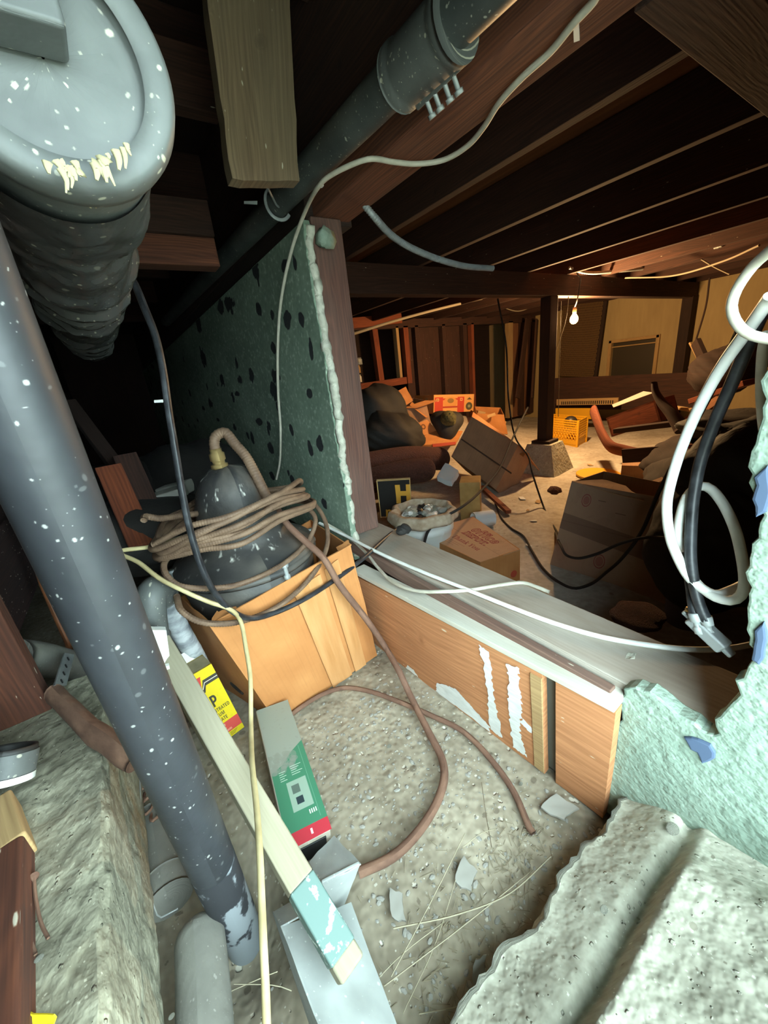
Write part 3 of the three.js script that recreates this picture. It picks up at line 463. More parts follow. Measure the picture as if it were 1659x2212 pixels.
// ---------------------------------------------------------------- the drum of the old machine in its box
{
  const t = thing('tank', 'old black domed tank standing inside an open cardboard box', 'tank'), c = [0.266, 0, -1.36];
  part('body', latheGeo([[0.001, 0.03], [0.17, 0.03], [0.182, 0.06], [0.192, 0.3], [0.222, 0.42], [0.229, 0.47], [0.229, 0.52], [0.2, 0.53]], c, [0, 1, 0], { seg: 64 }), M.tank, t);
  const lid = part('lid', latheGeo([[0.2, 0.52], [0.242, 0.522], [0.247, 0.53], [0.247, 0.537], [0.241, 0.541], [0.247, 0.547], [0.246, 0.556], [0.23, 0.57], [0.19, 0.592], [0.16, 0.61], [0.146, 0.63], [0.14, 0.67], [0.13, 0.73], [0.112, 0.79], [0.088, 0.835], [0.055, 0.86], [0.02, 0.868], [0.001, 0.869]], c, [0, 1, 0], { seg: 64, wob: (th, y) => (fbm(N[1], th * 3, y * 20, 3, 999, 999) - 0.5) * 0.004 }), M.tank, t, 'dusty bell-shaped lid');
  for (const a of [1.35, 3.2, 5.0, 0.1]) part('clamp_bolt', latheGeo([[0.001, -0.03], [0.011, -0.03], [0.011, -0.018], [0.007, -0.016], [0.007, 0.012], [0.012, 0.012], [0.012, 0.022], [0.001, 0.022]], [c[0] + 0.247 * Math.cos(a), 0.541, c[2] + 0.247 * Math.sin(a)], [0, 1, 0], { seg: 10 }), M.galv, lid, a < 2 && a > 1 ? 'pale clamp bolt' : undefined);
  part('fitting', latheGeo([[0.001, 0], [0.028, 0], [0.028, 0.014], [0.02, 0.016], [0.02, 0.026], [0.025, 0.028], [0.025, 0.05], [0.019, 0.054], [0.019, 0.066], [0.001, 0.066]], [0.25, 0.862, -1.36], [0, 1, 0], { seg: 8 }), M.brass, t, 'brass outlet fitting');
  part('outlet_hose', tubeGeo([[0.25, 0.915, -1.36], [0.251, 0.945, -1.36], [0.264, 0.968, -1.36], [0.29, 0.974, -1.35], [0.305,0.94,-1.33], [0.324,0.894,-1.3], [0.333,0.842,-1.27], [0.342,0.786,-1.25], [0.352,0.718,-1.22]], 0.0165, { sides: 14, rib: 0.06, ribLen: 0.009 }), M.conduit, t, 'ribbed brown hose curving over the dome');
}
{
  const t = thing('cardboard_box', 'torn orange cardboard box with peeling tape holding the domed black tank', 'box');
  const bl = [0.179,-0.03,-1.139], br = [0.643,-0.03,-1.187], tr = [0.586,0.521,-1.165], tl = [0.062,0.473,-1.1], bbl = [0.03, -0.03, -1.55], btl = [0.02,0.439,-1.42], bbr = [0.62, -0.03, -1.62], btr = [0.62, 0.5, -1.6];
  part('side_panel', slabGeo([bl, br, tr, tl], 0.005, { nu: 12, nv: 10, warp: 0.003, seed: 3 }), M.card, t);
  part('side_panel', slabGeo([bbl, bl, tl, btl], 0.005, { nu: 8, nv: 10, warp: 0.006, seed: 5 }), M.card, t);
  part('side_panel', slabGeo([br, bbr, btr, tr], 0.005, { nu: 8, nv: 10, warp: 0.006, seed: 7 }), M.card, t);
  part('side_panel', slabGeo([bbr, bbl, btl, btr], 0.005, { nu: 4, nv: 4, warp: 0.006, seed: 9 }), M.card, t);
  part('flap', slabGeo([[0.063,0.473,-1.098], [0.157,0.471,-1.112], [0.149,0.475,-1.14], [0.093,0.482,-1.14]], 0.004, { nu: 6, nv: 2, warp: 0.004, ragged: 0.01 }), M.card, t, 'torn flap stub');
  part('flap', slabGeo([[0.538,0.507,-1.16], [0.589,0.517,-1.168], [0.598,0.527,-1.2], [0.543,0.512,-1.2]], 0.004, { nu: 4, nv: 2, warp: 0.004, ragged: 0.01 }), M.card, t);
  // two strips of parcel tape down the front
  const F = (u, v) => { const a = vec(bl).lerp(vec(br), u), b = vec(tl).lerp(vec(tr), u); const n = vec(br).sub(vec(bl)).cross(vec(tl).sub(vec(bl))).normalize(); return a.lerp(b, v).addScaledVector(n, 0.008); };
  part('tape', slabGeo([F(.50, .0), F(.7, .0), F(.71, .93), F(.5, .9)], 0.001, { nu: 10, nv: 14, warp: 0.003, seed: 2 }), M.tape, t, 'wrinkled brown parcel tape');
  part('tape', slabGeo([F(.74, .0), F(.86, .0), F(.87, .96), F(.75, .94)], 0.001, { nu: 10, nv: 14, warp: 0.003, seed: 4 }), M.tape, t);
  part('tape', slabGeo([F(.6, .2), F(.615, .2), F(.62, .92), F(.605, .92)], 0.0015, { nu: 2, nv: 14, warp: 0.006, seed: 6 }), M.tape, t);
}
{ // coil of armoured cable thrown over the dome
  const t = thing('armoured_cable_coil', 'coil of ribbed brown armoured cable looped round the black dome', 'cable coil');
  const r = rng(41), loop = [], A = [[0.006,0.659,-1.22], [0.103,0.712,-1.13], [0.203,0.733,-1.1], [0.329,0.743,-1.14], [0.477,0.717,-1.28], [0.52, 0.66, -1.45], [0.38, 0.68, -1.55], [0.2, 0.68, -1.54], [0.06, 0.67, -1.42]];
  for (let k = 0; k < 8; k++) A.forEach((p, i) => { const e = k / 7, s = i > 4 ? 0.5 : 1, bow = 0.045 * Math.sin((i / 9) * Math.PI) ; loop.push([p[0] + (r() - 0.5) * 0.035 + (i === 4 ? e * 0.035 : 0), p[1] + 0.045 - e * 0.11 * s * (0.35 + bow * 12) + (r() - 0.5) * 0.028, p[2] + (r() - 0.5) * 0.03 + e * 0.02 * s]); });
  part('coil', tubeGeo(loop, 0.0088, { sides: 9, rib: 0.09, ribLen: 0.0075 }), M.conduit, t);
  part('cable_end', tubeGeo([[0.3, 0.66, -1.56], [0.2, 0.675, -1.5], [0.163,0.728,-1.36], [0.09,0.755,-1.3], [0.033,0.774,-1.26], [0.001,0.792,-1.25], [-0.006,0.788,-1.23]], 0.0095, { sides: 10, rib: 0.09, ribLen: 0.0075 }), M.conduit, t, 'pale loose end');
  part('loop', tubeGeo([[0.396,0.679,-1.3], [0.376,0.705,-1.45], [0.163,0.56,-1.5], [0.016,0.661,-1.22], [0.002,0.653,-1.13], [0.021,0.623,-1.1], [0.077,0.595,-1.085], [0.147,0.572,-1.085], [0.229,0.566,-1.09], [0.331,0.569,-1.12], [0.44,0.59,-1.18], [0.5,0.634,-1.24], [0.497,0.66,-1.3], [0.461,0.654,-1.36]], 0.0085, { sides: 9, rib: 0.09, ribLen: 0.0075 }), M.conduit, t);
  part('loop', tubeGeo([[0.01,0.566,-1.16], [0.009,0.549,-1.1], [0.036,0.514,-1.075], [0.083,0.482,-1.07], [0.144,0.457,-1.075], [0.246,0.443,-1.09], [0.354,0.464,-1.11], [0.456,0.499,-1.16], [0.534,0.539,-1.24], [0.568,0.592,-1.32], [0.569,0.644,-1.42], [0.525,0.685,-1.5]], 0.0088, { sides: 9, rib: 0.09, ribLen: 0.0075 }), M.conduit, t);
  part('tail', tubeGeo([[0.391,0.688,-1.3], [0.39,0.649,-1.22], [0.418,0.595,-1.16], [0.45,0.539,-1.11], [0.476,0.442,-1.08], [0.56,0.253,-1.075], [0.617,0.107,-1.07], [0.588,0.09,-0.939], [0.584,0.03,-0.881], [0.545,0.012,-0.739], [0.516,0.008,-0.645], [0.481,0.012,-0.598], [0.424,0.012,-0.564], [0.339,0.014,-0.539], [0.256,0.014,-0.536], [0.173,0.014,-0.56]], 0.0115, { sides: 10, step: 0.012 }), M.rust, t, 'rusty stiff tail running down onto the dirt');
}
solo('ground_cable', tubeGeo([[0.181,-0.015,-1.117], [0.269,-0.012,-1.132], [0.365,-0.012,-1.133], [0.439,-0.012,-1.104], [0.503,-0.01,-1.021], [0.553,-0.008,-0.915], [0.6,-0.004,-0.792], [0.635,0,-0.676], [0.627,0.004,-0.556], [0.601,0.006,-0.456], [0.558,0.008,-0.375], [0.556,0.006,-0.364]], 0.0085, { sides: 9, step: 0.012 }), M.rust, 'thin rusty cable lying on the dirt in front of the orange box', 'cable');
solo('cream_cord', tubeGeo([[0.1,0.694,-1.28], [-0.006,0.698,-1.26], [-0.084,0.722,-1.22], [-0.048,0.697,-1.16], [-0.014,0.658,-1.1], [0.031,0.616,-1.06], [0.075,0.574,-1.04], [0.123,0.529,-1.03], [0.139,0.478,-1.04], [0.126,0.425,-0.984], [0.11,0.378,-0.927], [0.071,0.324,-0.832], [0.039,0.337,-0.705], [0.017,0.339,-0.601], [-0.003,0.34,-0.519], [-0.021,0.336,-0.457], [-0.036,0.331,-0.406], [-0.047,0.316,-0.375], [-0.064,0.298,-0.33]], 0.006, { sides: 9, step: 0.012 }), M.creamCord, 'pale yellow flat cord hanging over the tank and down past the leaning stick', 'cord');

// ---------------------------------------------------------------- the low board with its painted cap
{
  const t = thing('wooden_board', 'orange brown board with brushed white paint standing along the foot of the opening', 'board');
  const X0 = 0.705, z0 = -0.285, nb = [0.719,0,-0.281], fb = [0.686,-0.05,-1.235], nt = [0.703,0.364,-0.275], ft = [0.655,0.306,-1.311], L = (a, b, u) => vec(a).lerp(vec(b), u);
  const u0 = 0.135;
  const Q = (u, v, d = 0) => { const p = L(L(nb, fb, u), L(nt, ft, u), v); p.x += d; return p; };
  part('panel', slabGeo([Q(1.03, 0), Q(u0 + 0.03, 0), Q(u0 + 0.03, 1), Q(1.03, 1)], 0.02, { nu: 12, nv: 4, warp: 0.002, seed: 3 }), M.orange, t);
  part('end_panel', slabGeo([Q(u0 - 0.005, 0), Q(0, 0), Q(0, 1), Q(u0 - 0.005, 1)], 0.03, { nu: 3, nv: 4, warp: 0.001, seed: 5 }), M.orange, t);
  part('edge_strip', slabGeo([Q(u0 + 0.06, 0.02, -0.004), Q(u0 + 0.03, 0.02, -0.004), Q(u0 + 0.03, 0.96, -0.004), Q(u0 + 0.06, 0.96, -0.004)], 0.01, { nu: 1, nv: 4 }), M.pale, t);
  part('slot_back', slabGeo([Q(u0 + 0.04, 0.02, 0.025), Q(u0 - 0.01, 0.02, 0.025), Q(u0 - 0.01, 1, 0.025), Q(u0 + 0.04, 1, 0.025)], 0.01), plain(0x5b5a50, 0.9), t, 'dark slot between the panels');
  const cap = [[0.7,0.382,-0.278], [0.648,0.34,-1.29]], a = vec(cap[0]), b = vec(cap[1]); b.add(b.clone().sub(a).multiplyScalar(0.02)); a.x += 0.03; b.x += 0.032; a.y -= 0.009; b.y -= 0.009;
  part('cap_board', barGeo(a, b, 0.018, 0.064, { r: 0.003 }), M.paintedCap, t, 'dusty white-painted cap');
  // brushed paint: raised patches with ragged outlines
  const white = surf({ size: [0.15, 0.15], res: [256, 256], rough: 0.7, bump: 0.001, color: (u, v) => lerp3([196, 198, 192], [232, 234, 230], fbm(N[0], u * 6, v * 20, 4, 6, 20)), height: (u, v) => fbm(N[0], u * 4, v * 30, 3, 4, 30) });
  const blot = (pts, seed, amp = 0.006) => {
    const s = [], P = pts; for (let i = 0; i < P.length; i++) { const p = P[i], q = P[(i + 1) % P.length], k = Math.max(2, Math.round(Math.hypot((p[0] - q[0]) * 1.0, (p[1] - q[1]) * 0.36) / 0.006)); for (let j = 0; j < k; j++) { const e = j / k; s.push([mix(p[0], q[0], e) + (N[seed % 6](i * 7 + e * 14, seed) - 0.5) * amp * 2.2, mix(p[1], q[1], e) + (N[(seed + 2) % 6](i * 7 + e * 14, seed + 4) - 0.5) * amp * 4]); } }
    const g = new THREE.ShapeGeometry(new THREE.Shape(s.map((p) => new THREE.Vector2(...p)))), A = g.attributes.position, uv = g.attributes.uv;
    for (let i = 0; i < A.count; i++) { const u = A.getX(i), v = A.getY(i), p = Q(u, v, -0.0026); uv.setXY(i, u * 0.95, v * 0.36); A.setXYZ(i, p.x, p.y, p.z); }
    g.computeVertexNormals(); return part('white_paint', g, white, t);
  };
  blot([[.352, .96], [.318, .95], [.322, .5], [.31, .06], [.36, .06], [.345, .5]], 1); blot([[.262, .93], [.232, .95], [.226, .6], [.238, .3], [.225, .06], [.272, .05], [.27, .5]], 2);
  blot([[.23, .46], [.2, .42], [.2, .36], [.232, .39]], 3, 0.004); blot([[.36, .02], [.62, .02], [.6, .16], [.5, .26], [.44, .2], [.36, .08]], 4); blot([[.72, .03], [.8, .03], [.78, .1], [.74, .09]], 5, 0.004);
}
// ---------------------------------------------------------------- cartons and junk in the pit
{
  const t = thing('powder_carton', 'yellow cleaning powder carton with a red band wedged left of the orange box', 'carton');
  const o = [0.078,-0.025,-1.201], px = [0.024,-0.025,-1.19], py = [0.041,0.285,-1.19];
  const front = canvasMat(512, 900, (x, W, H) => {
    mottle(x, W, H, '#dcc21e', '#b79a1c', 60, 3, 0.2);
    x.fillStyle = '#3c3a30'; x.beginPath(); x.moveTo(0, 250); x.lineTo(250, 250); x.lineTo(300, 180); x.lineTo(512, 180); x.lineTo(512, 110); x.lineTo(290, 110); x.lineTo(230, 205); x.lineTo(0, 205); x.fill();
    x.strokeStyle = '#e8e2d0'; x.lineWidth = 8; x.beginPath(); x.moveTo(0, 205); x.lineTo(240, 205); x.lineTo(298, 145); x.lineTo(512, 145); x.stroke();
    x.fillStyle = '#c8443e'; x.beginPath(); x.moveTo(0, 60); x.lineTo(285, 60); x.lineTo(225, 195); x.lineTo(0, 195); x.fill();
    x.fillStyle = '#5d2a2c'; for (let i = 0; i < 6; i++) x.fillRect(20 + i * 32, 100 + (i % 2) * 8, 20, 44);
    x.fillStyle = '#3c3a30'; x.font = 'bold 200px sans-serif'; x.fillText('TSP', 20, 460, 400);
    x.font = '600 62px sans-serif'; for (const [s, y] of [['CONCENTRATED', 530], ['TRISODIUM', 596], ['PHOSPHATE', 662]]) x.fillText(s, 14, y, s.length > 10 ? 470 : 370);
    x.fillStyle = '#c84a42'; x.fillRect(0, 690, 512, 140); x.fillStyle = '#eec9a8'; x.font = 'bold 34px sans-serif'; for (const [s, y] of [['ALL PURPOSE', 730], ['FOR PAINT &', 772], ['OTHER SURFACES', 814]]) x.fillText(s, 60, y, 400);
    x.fillStyle = '#6a5c20'; for (let i = 0; i < 3; i++) x.fillRect(280, 846 + i * 16, 130 - i * 24, 7);
  }, 0.6);
  const topM = surf({ size: [0.2, 0.2], res: [256, 256], color: (u, v) => lerp3([104, 94, 66], [146, 136, 108], fbm(N[2], u * 6, v * 6, 4, 6, 6)) });
  const O = vec(o), L = vec(px).sub(O).setLength(0.102), up = vec(py).sub(O), bl = O.clone().add(L), tl = bl.clone().add(up), tr = O.clone().add(up);
  part('front_print', slabGeo([bl, O, tr, tl], 0.0015, { unit: true }), front, t, 'yellow printed face');
  const n = O.clone().sub(bl).cross(up).normalize(), k = (p, d) => p.clone().addScaledVector(n, -d);
  const b = boxFrom(t, k(bl, 0.002), k(O, 0.002), k(tl, 0.002), 0.07, plain(0xc9ae22, 0.6), { skip: ['top'], warp: 0.001 });
  part('top_panel', slabGeo([b.D, b.C, b.bC, b.bD], 0.003), topM, t, 'grimy top');
  part('pour_spout', slabGeo([b.bD.clone().lerp(b.bC, 0.28), b.bD.clone().lerp(b.bC, 0.8), b.bC.clone().lerp(b.bD, 0.2).addScaledVector(up, 0.13), b.bD.clone().lerp(b.bC, 0.28).addScaledVector(up, 0.13)], 0.003), M.whitePlastic, t, 'white pour flap');
}
{
  const t = thing('long_carton', 'long dusty green and grey carton with a red end lying on the dirt', 'carton');
  const L = 0.47, W = 0.105, H = 0.07;
  const top = canvasMat(512, 2048, (x, w, h) => {
    mottle(x, w, h, '#8f9488', '#7a766c', 120, 9, 0.25); x.fillStyle = '#3d7a5d'; x.beginPath(); x.moveTo(0, 1120); x.lineTo(160, 1060); x.lineTo(300, 930); x.lineTo(512, 800); x.lineTo(512, 1900); x.lineTo(0, 1900); x.fill();
    x.fillStyle = '#83877b'; x.globalAlpha = 0.55; for (let i = 0; i < 30; i++) { x.beginPath(); x.ellipse((i * 97) % 360, 900 + ((i * 53) % 260), 60, 40, i, 0, 7); x.fill(); } x.globalAlpha = 1;
    x.fillStyle = '#b9cbbb'; for (let i = 0; i < 5; i++) { x.fillRect(250, 1120 + i * 30, 150 - (i % 3) * 36, 8); x.fillRect(90, 1150 + i * 30, 90 - (i % 2) * 30, 8); }
    x.fillStyle = '#8fa594'; x.fillRect(150, 1320, 260, 380); x.fillStyle = '#55655c'; x.fillRect(200, 1380, 100, 110); x.fillStyle = '#22343a'; x.fillRect(220, 1540, 90, 90); x.fillStyle = '#dfe5dc'; x.font = 'bold 40px sans-serif'; for (let i = 0; i < 4; i++) x.fillRect(330 + i * 26, 1740, 12, 50);
    x.strokeStyle = '#6f9c84'; x.lineWidth = 5; x.beginPath(); x.moveTo(440, 860); x.lineTo(440, 1860); x.stroke();
    x.fillStyle = '#b8323f'; x.fillRect(0, 1900, 512, 148); x.fillStyle = '#e6c6c6'; x.fillRect(280, 1940, 26, 60);
  }, 0.6);
  const side = surf({ size: [0.5, 0.1], res: [512, 128], color: (u, v) => lerp3([134, 124, 110], [182, 174, 160], fbm(N[3], u * 8 + v * 2, v * 4, 4, 8, 4)) });
  // corners on the ground from the photograph's far and near ends
  const o = [0.1, 0.0, -0.66], far = [0.165, 0.0, -1.1], X = vec(far).sub(vec(o)).normalize();
  const F = (g) => frameGeo(g, o, far, [o[0] + 0.1, 1, o[2]]);    // x to the far end, y up, z to the right
  const pl = new THREE.PlaneGeometry(W, L).rotateX(-Math.PI / 2);  // uv v grows to the far end
  pl.applyMatrix4(new THREE.Matrix4().makeBasis(V(0, 0, 1), V(0, 1, 0), V(-1, 0, 0))).translate(L / 2, H + 0.0012, 0);
  part('top_print', F(pl), top, t, 'green printed top under grey dust');
  part('carton_body', F(boxGeo(L, H, W, 0.002)), side, t).geometry.translate(0, H / 2, 0);
  t.children[0].geometry.translate(0, 0.0, 0);
  part('end_hole', F(boxGeo(0.004, H * 0.7, W * 0.7, 0.001).translate(-0.001, H / 2, 0)), M.black, t, 'dark open end');
  t.children[1].geometry.translate(vec(far).sub(vec(o)).normalize().x * L / 2, 0, vec(far).sub(vec(o)).normalize().z * L / 2);
}
{
  const t = thing('leaning_stick', 'pale square wooden stick with a blue green painted tip leaning across the pit', 'stick');
  const a = [-0.064,0.474,-1.1], b = [0.067,0.135,-0.415], P = (u) => vec(a).lerp(vec(b), u);
  part('shaft', barGeo(P(0), P(0.84), 0.052, 0.052, { r: 0.004 }), M.stick, t);
  part('painted_tip', barGeo(P(0.838), P(1), 0.0532, 0.0532, { r: 0.004 }), surf({ size: [0.12, 0.12], res: [256, 256], rough: 0.6, color: (u, v) => lerp3([92, 116, 110], [196, 204, 198], clamp((fbm(N[1], u * 9, v * 9, 4, 9, 9) - 0.6) * 12)) }), t, 'blue green paint flaking white');
  part('frayed_end', barGeo(P(0.995), P(1.035), 0.05, 0.051, { r: 0.006 }), M.stick, t, 'split ragged end');
}
{
  const t = thing('sheet_metal_duct', 'bent grey sheet metal duct piece lying under the painted stick tip', 'duct');
  part('trough', slabGeo([[-0.003,0.075,-0.381], [0.107,0.05,-0.316], [0.127,0.05,-0.507], [-0.009,0.085,-0.547]], 0.003, { nu: 8, nv: 14, warp: 0.006, seed: 2 }), M.sheetMetal, t);
  part('turned_edge', slabGeo([[-0.003,0.075,-0.381], [-0.009,0.085,-0.547], [-0.016,0.02,-0.616], [-0.016,0,-0.414]], 0.003, { nu: 6, nv: 2 }), M.sheetMetal, t);
  part('end_tab', slabGeo([[-0.009,0.085,-0.547], [0.048,0.08,-0.536], [0.029,0.06,-0.584], [-0.014,0.05,-0.598]], 0.003), M.sheetMetal, t);
  part('flashing', slabGeo([[0.083,0.1,-0.551], [0.173,0.09,-0.532], [0.159,0.05,-0.646], [0.084,0.07,-0.62]], 0.003, { nu: 6, nv: 6, warp: 0.004 }), M.sheetMetal, t, 'pointed folded flashing');
  part('flashing', slabGeo([[0.071,0.02,-0.535], [0.118,0.015,-0.529], [0.172,0.09,-0.532], [0.084,0.1,-0.551]], 0.003, { nu: 6, nv: 6, warp: 0.004, seed: 4 }), M.sheetMetal, t);
  part('seam', barGeo([0.087,0.104,-0.55], [0.17,0.096,-0.533], 0.005, 0.007), M.sheetMetal, t);
}
solo('clay_pipe', tubeGeo([[-0.146,0.075,-0.672], [-0.151,0.075,-0.612], [-0.159,0.075,-0.543], [-0.172,0.075,-0.451]], (u) => 0.046 * (u < 0.16 ? Math.sqrt(Math.max(0, 1 - (1 - u / 0.16) ** 2)) * 0.98 + 0.02 : 1), { sides: 26, step: 0.006 }), M.dustyPipe, 'round ended grey brown pipe lying at the bottom of the pit left of the duct', 'pipe');
{
  const t = thing('rubber_boot', 'dusty grey green rubber pipe end lying between the kerb and the black pipe', 'pipe');
  part('barrel', tubeGeo([[-0.208,0.05,-0.998], [-0.202,0.05,-0.9], [-0.196,0.05,-0.798]], 0.047, { sides: 24, step: 0.01 }), M.dustyPipe, t);
  part('rim', tubeGeo([[-0.197,0.05,-0.813], [-0.196,0.05,-0.78], [-0.195,0.05,-0.764]], (u) => 0.053 - 0.004 * u, { sides: 24, step: 0.006 }), M.dustyPipe, t);
}
solo('bent_wire', tubeGeo([[-0.2,0.19,-1.046], [-0.208,0.17,-0.906], [-0.215,0.15,-0.795], [-0.215,0.13,-0.751], [-0.207,0.11,-0.703], [-0.205,0.11,-0.701], [-0.171,0.12,-0.687]], 0.0016, { sides: 6, tension: 0.05 }), M.galv, 'thin bent wire hanging from the kerb beside the rubber pipe end', 'wire');
{
  const t = thing('elbow_pipe', 'grey pipe elbow joined to a pale taped pipe behind the leaning stick', 'pipe');
  part('elbow', tubeGeo([[-0.085,0.423,-1.13], [-0.072,0.495,-1.13], [-0.059,0.564,-1.13], [-0.044,0.607,-1.14], [-0.028,0.603,-1.17], [-0.019,0.553,-1.21]], (u) => 0.038 + (u < 0.25 ? 0.004 : 0), { sides: 22, step: 0.01 }), M.absGrey, t);
  part('taped_pipe', tubeGeo([[-0.021,0.577,-1.2], [-0.018,0.508,-1.22], [-0.011,0.412,-1.25], [0.005,0.278,-1.29], [0.016,0.143,-1.33]], (u, s) => 0.03 + 0.0008 * N[1](s * 90, 1.5), { sides: 20, step: 0.006 }), surf({ size: [0.25, 0.2], res: [256, 256], rough: 0.75, bump: 0.002, color: (u, v) => lerp3([86, 90, 96], [186, 190, 192], clamp(fbm(N[5], u * 9, v * 4, 5, 9, 4) * 1.8 - 0.4)), height: (u, v) => fbm(N[5], u * 14, v * 5, 4, 14, 5) }), t, 'white-daubed tape wrapping');
}
{
  const t = thing('plastic_bracket', 'broken white plastic piece standing between the black pipe and the stick', 'bracket');
  part('upper', slabGeo([[-0.073,0.457,-1.02], [-0.049,0.479,-1.02], [-0.037,0.55,-1.02], [-0.071,0.571,-1.02]], 0.02, { nu: 3, nv: 3, warp: 0.003 }), M.whitePlastic, t);
  part('lower', slabGeo([[-0.08,0.338,-1], [-0.07,0.36,-1], [-0.056,0.464,-1], [-0.075,0.47,-1]], 0.012), M.whitePlastic, t);
}
// ---------------------------------------------------------------- left wall things
solo('post', boxGeo(0.14, 0.75, 0.045, 0.004, 1).translate(-0.37, 0.83, -1.065), M.brownpost, 'rough red brown post with pale splashes standing on the left kerb', 'post');
solo('copper_pipe', tubeGeo([[-0.38,1.112,-2.007], [-0.38,0.904,-1.888], [-0.38,0.748,-1.878], [-0.38,0.587,-1.838], [-0.38,0.506,-1.795], [-0.38,0.416,-1.78], [-0.37,0.265,-1.721], [-0.36,0.253,-1.679]], (u) => 0.0105 + (u > 0.94 ? 0.003 : 0), { sides: 12, step: 0.02 }), M.copper, 'narrow copper pipe running down beside the speckled brown boards', 'pipe');
solo('waste_pipe', tubeGeo([[-0.36,0.56,-1.167], [-0.35,0.451,-1.316], [-0.33,0.305,-1.479], [-0.3,-0.011,-1.838]], 0.045, { sides: 22, step: 0.03 }), M.dustyPipe, 'dusty grey pipe behind the perforated strap at the left', 'pipe');
{
  const t = thing('perforated_strap', 'grey perforated metal strap over the dusty pipe at the left', 'strap');
  const q = [[-0.27,0.529,-1.015], [-0.27,0.475,-1.088], [-0.285,0.42,-1.334], [-0.285,0.476,-1.255]]; part('band', slabGeo(q, 0.003), M.galv, t);
  for (const v of [.1, .32, .55, .8]) { const p = vec(q[0]).lerp(vec(q[1]), .45).lerp(vec(q[3]).lerp(vec(q[2]), .45), v), n = vec(q[1]).sub(vec(q[0])).cross(vec(q[3]).sub(vec(q[0]))).normalize(); part('hole', latheGeo([[0.0001, 0], [0.0055, 0], [0.0055, 0.002], [0.0001, 0.002]], p, n, { seg: 10 }), M.black, t); }
}
solo('rusty_pipe_scrap', tubeGeo([[-0.28,0.5,-1.027], [-0.238,0.49,-0.928], [-0.212,0.475,-0.871], [-0.183,0.465,-0.821], [-0.152,0.44,-0.765]], (u, s) => 0.02 + 0.012 * N[2](s * 26, 4.4), { sides: 14, step: 0.008, flat: 0.75 }), M.rust, 'flaking rusty pipe scrap lying across the kerb', 'scrap');
{
  const t = thing('chain', 'short rusty chain hanging beside the kerb left of the black pipe', 'chain');
  [[-0.215,0.1,-1.075], [-0.205,0.1,-1.026], [-0.212,0.1,-0.99], [-0.195,0.1,-0.951]].forEach((p, i) => part('link', tubeGeo(Array.from({ length: 10 }, (_, k) => { const a = (k / 10) * 6.283; return [p[0] + 0.016 * Math.cos(a) * (i % 2 ? 0.6 : 1), p[1] + 0.012 * Math.sin(a) * (i % 2 ? 1 : 0.3), p[2] + 0.026 * Math.sin(a)]; }), 0.004, { closed: true, sides: 7 }), M.rust, t));
}
{
  const t = thing('rubber_coupling', 'short black rubber pipe coupling with a grey band lying on the left kerb', 'coupling'), o = [-0.342,0.49,-0.829], d = [0.35, 0.75, -0.45];
  part('sleeve', latheGeo([[0.034, 0.0], [0.042, 0.0], [0.042, 0.05], [0.041, 0.056], [0.036, 0.056], [0.034, 0.05], [0.034, 0.0]], o, d, { seg: 40 }), plain(0x2a2927, 0.6), t);
  part('band', latheGeo([[0.043, 0.012], [0.0445, 0.012], [0.0445, 0.048], [0.043, 0.048]], o, d, { seg: 40 }), M.absGrey, t, 'grey band');
  part('label', latheGeo([[0.0447, 0.0], [0.0452, 0.0], [0.0452, 0.011], [0.0447, 0.011]], o, d, { seg: 40 }), M.whitePlastic, t, 'torn white label');
}
solo('broken_timber', boxGeo(0.07, 0.05, 0.12, 0.005, 2).rotateY(0.3).translate(...[-0.337,0.475,-0.724]), M.pale, 'split yellowish timber end at the left edge below the rubber coupling', 'timber');
solo('plate_timber', boxGeo(0.1, 0.05, 0.3, 0.007, 2).rotateY(0.12).translate(...[-0.321,0.475,-0.524]), M.brownpost, 'red brown timber lying along the kerb at the lower left edge', 'timber');
solo('yellow_scrap', slabGeo([[-0.273,0.462,-0.447], [-0.239,0.462,-0.419], [-0.239,0.475,-0.424], [-0.264,0.47,-0.449]], 0.002, { nu: 4, nv: 3, warp: 0.004 }), plain(0xd9c520, 0.7), 'scrap of bright yellow paper at the bottom left corner', 'paper');
for (const [pts, s] of [[[[-0.28,0.468,-0.622], [-0.276,0.466,-0.594], [-0.266,0.464,-0.55], [-0.255,0.464,-0.521]], 'bent nail with a pale head on the left kerb'], [[[-0.288,0.466,-0.598], [-0.283,0.464,-0.569], [-0.275,0.463,-0.535], [-0.267,0.463,-0.512]], 'rusty curved nail left of the bent nail on the kerb']]) solo('nail', tubeGeo(pts, (u) => (u < 0.06 ? 0.006 : 0.0022), { sides: 7, step: 0.004 }), M.rust, s, 'nail');

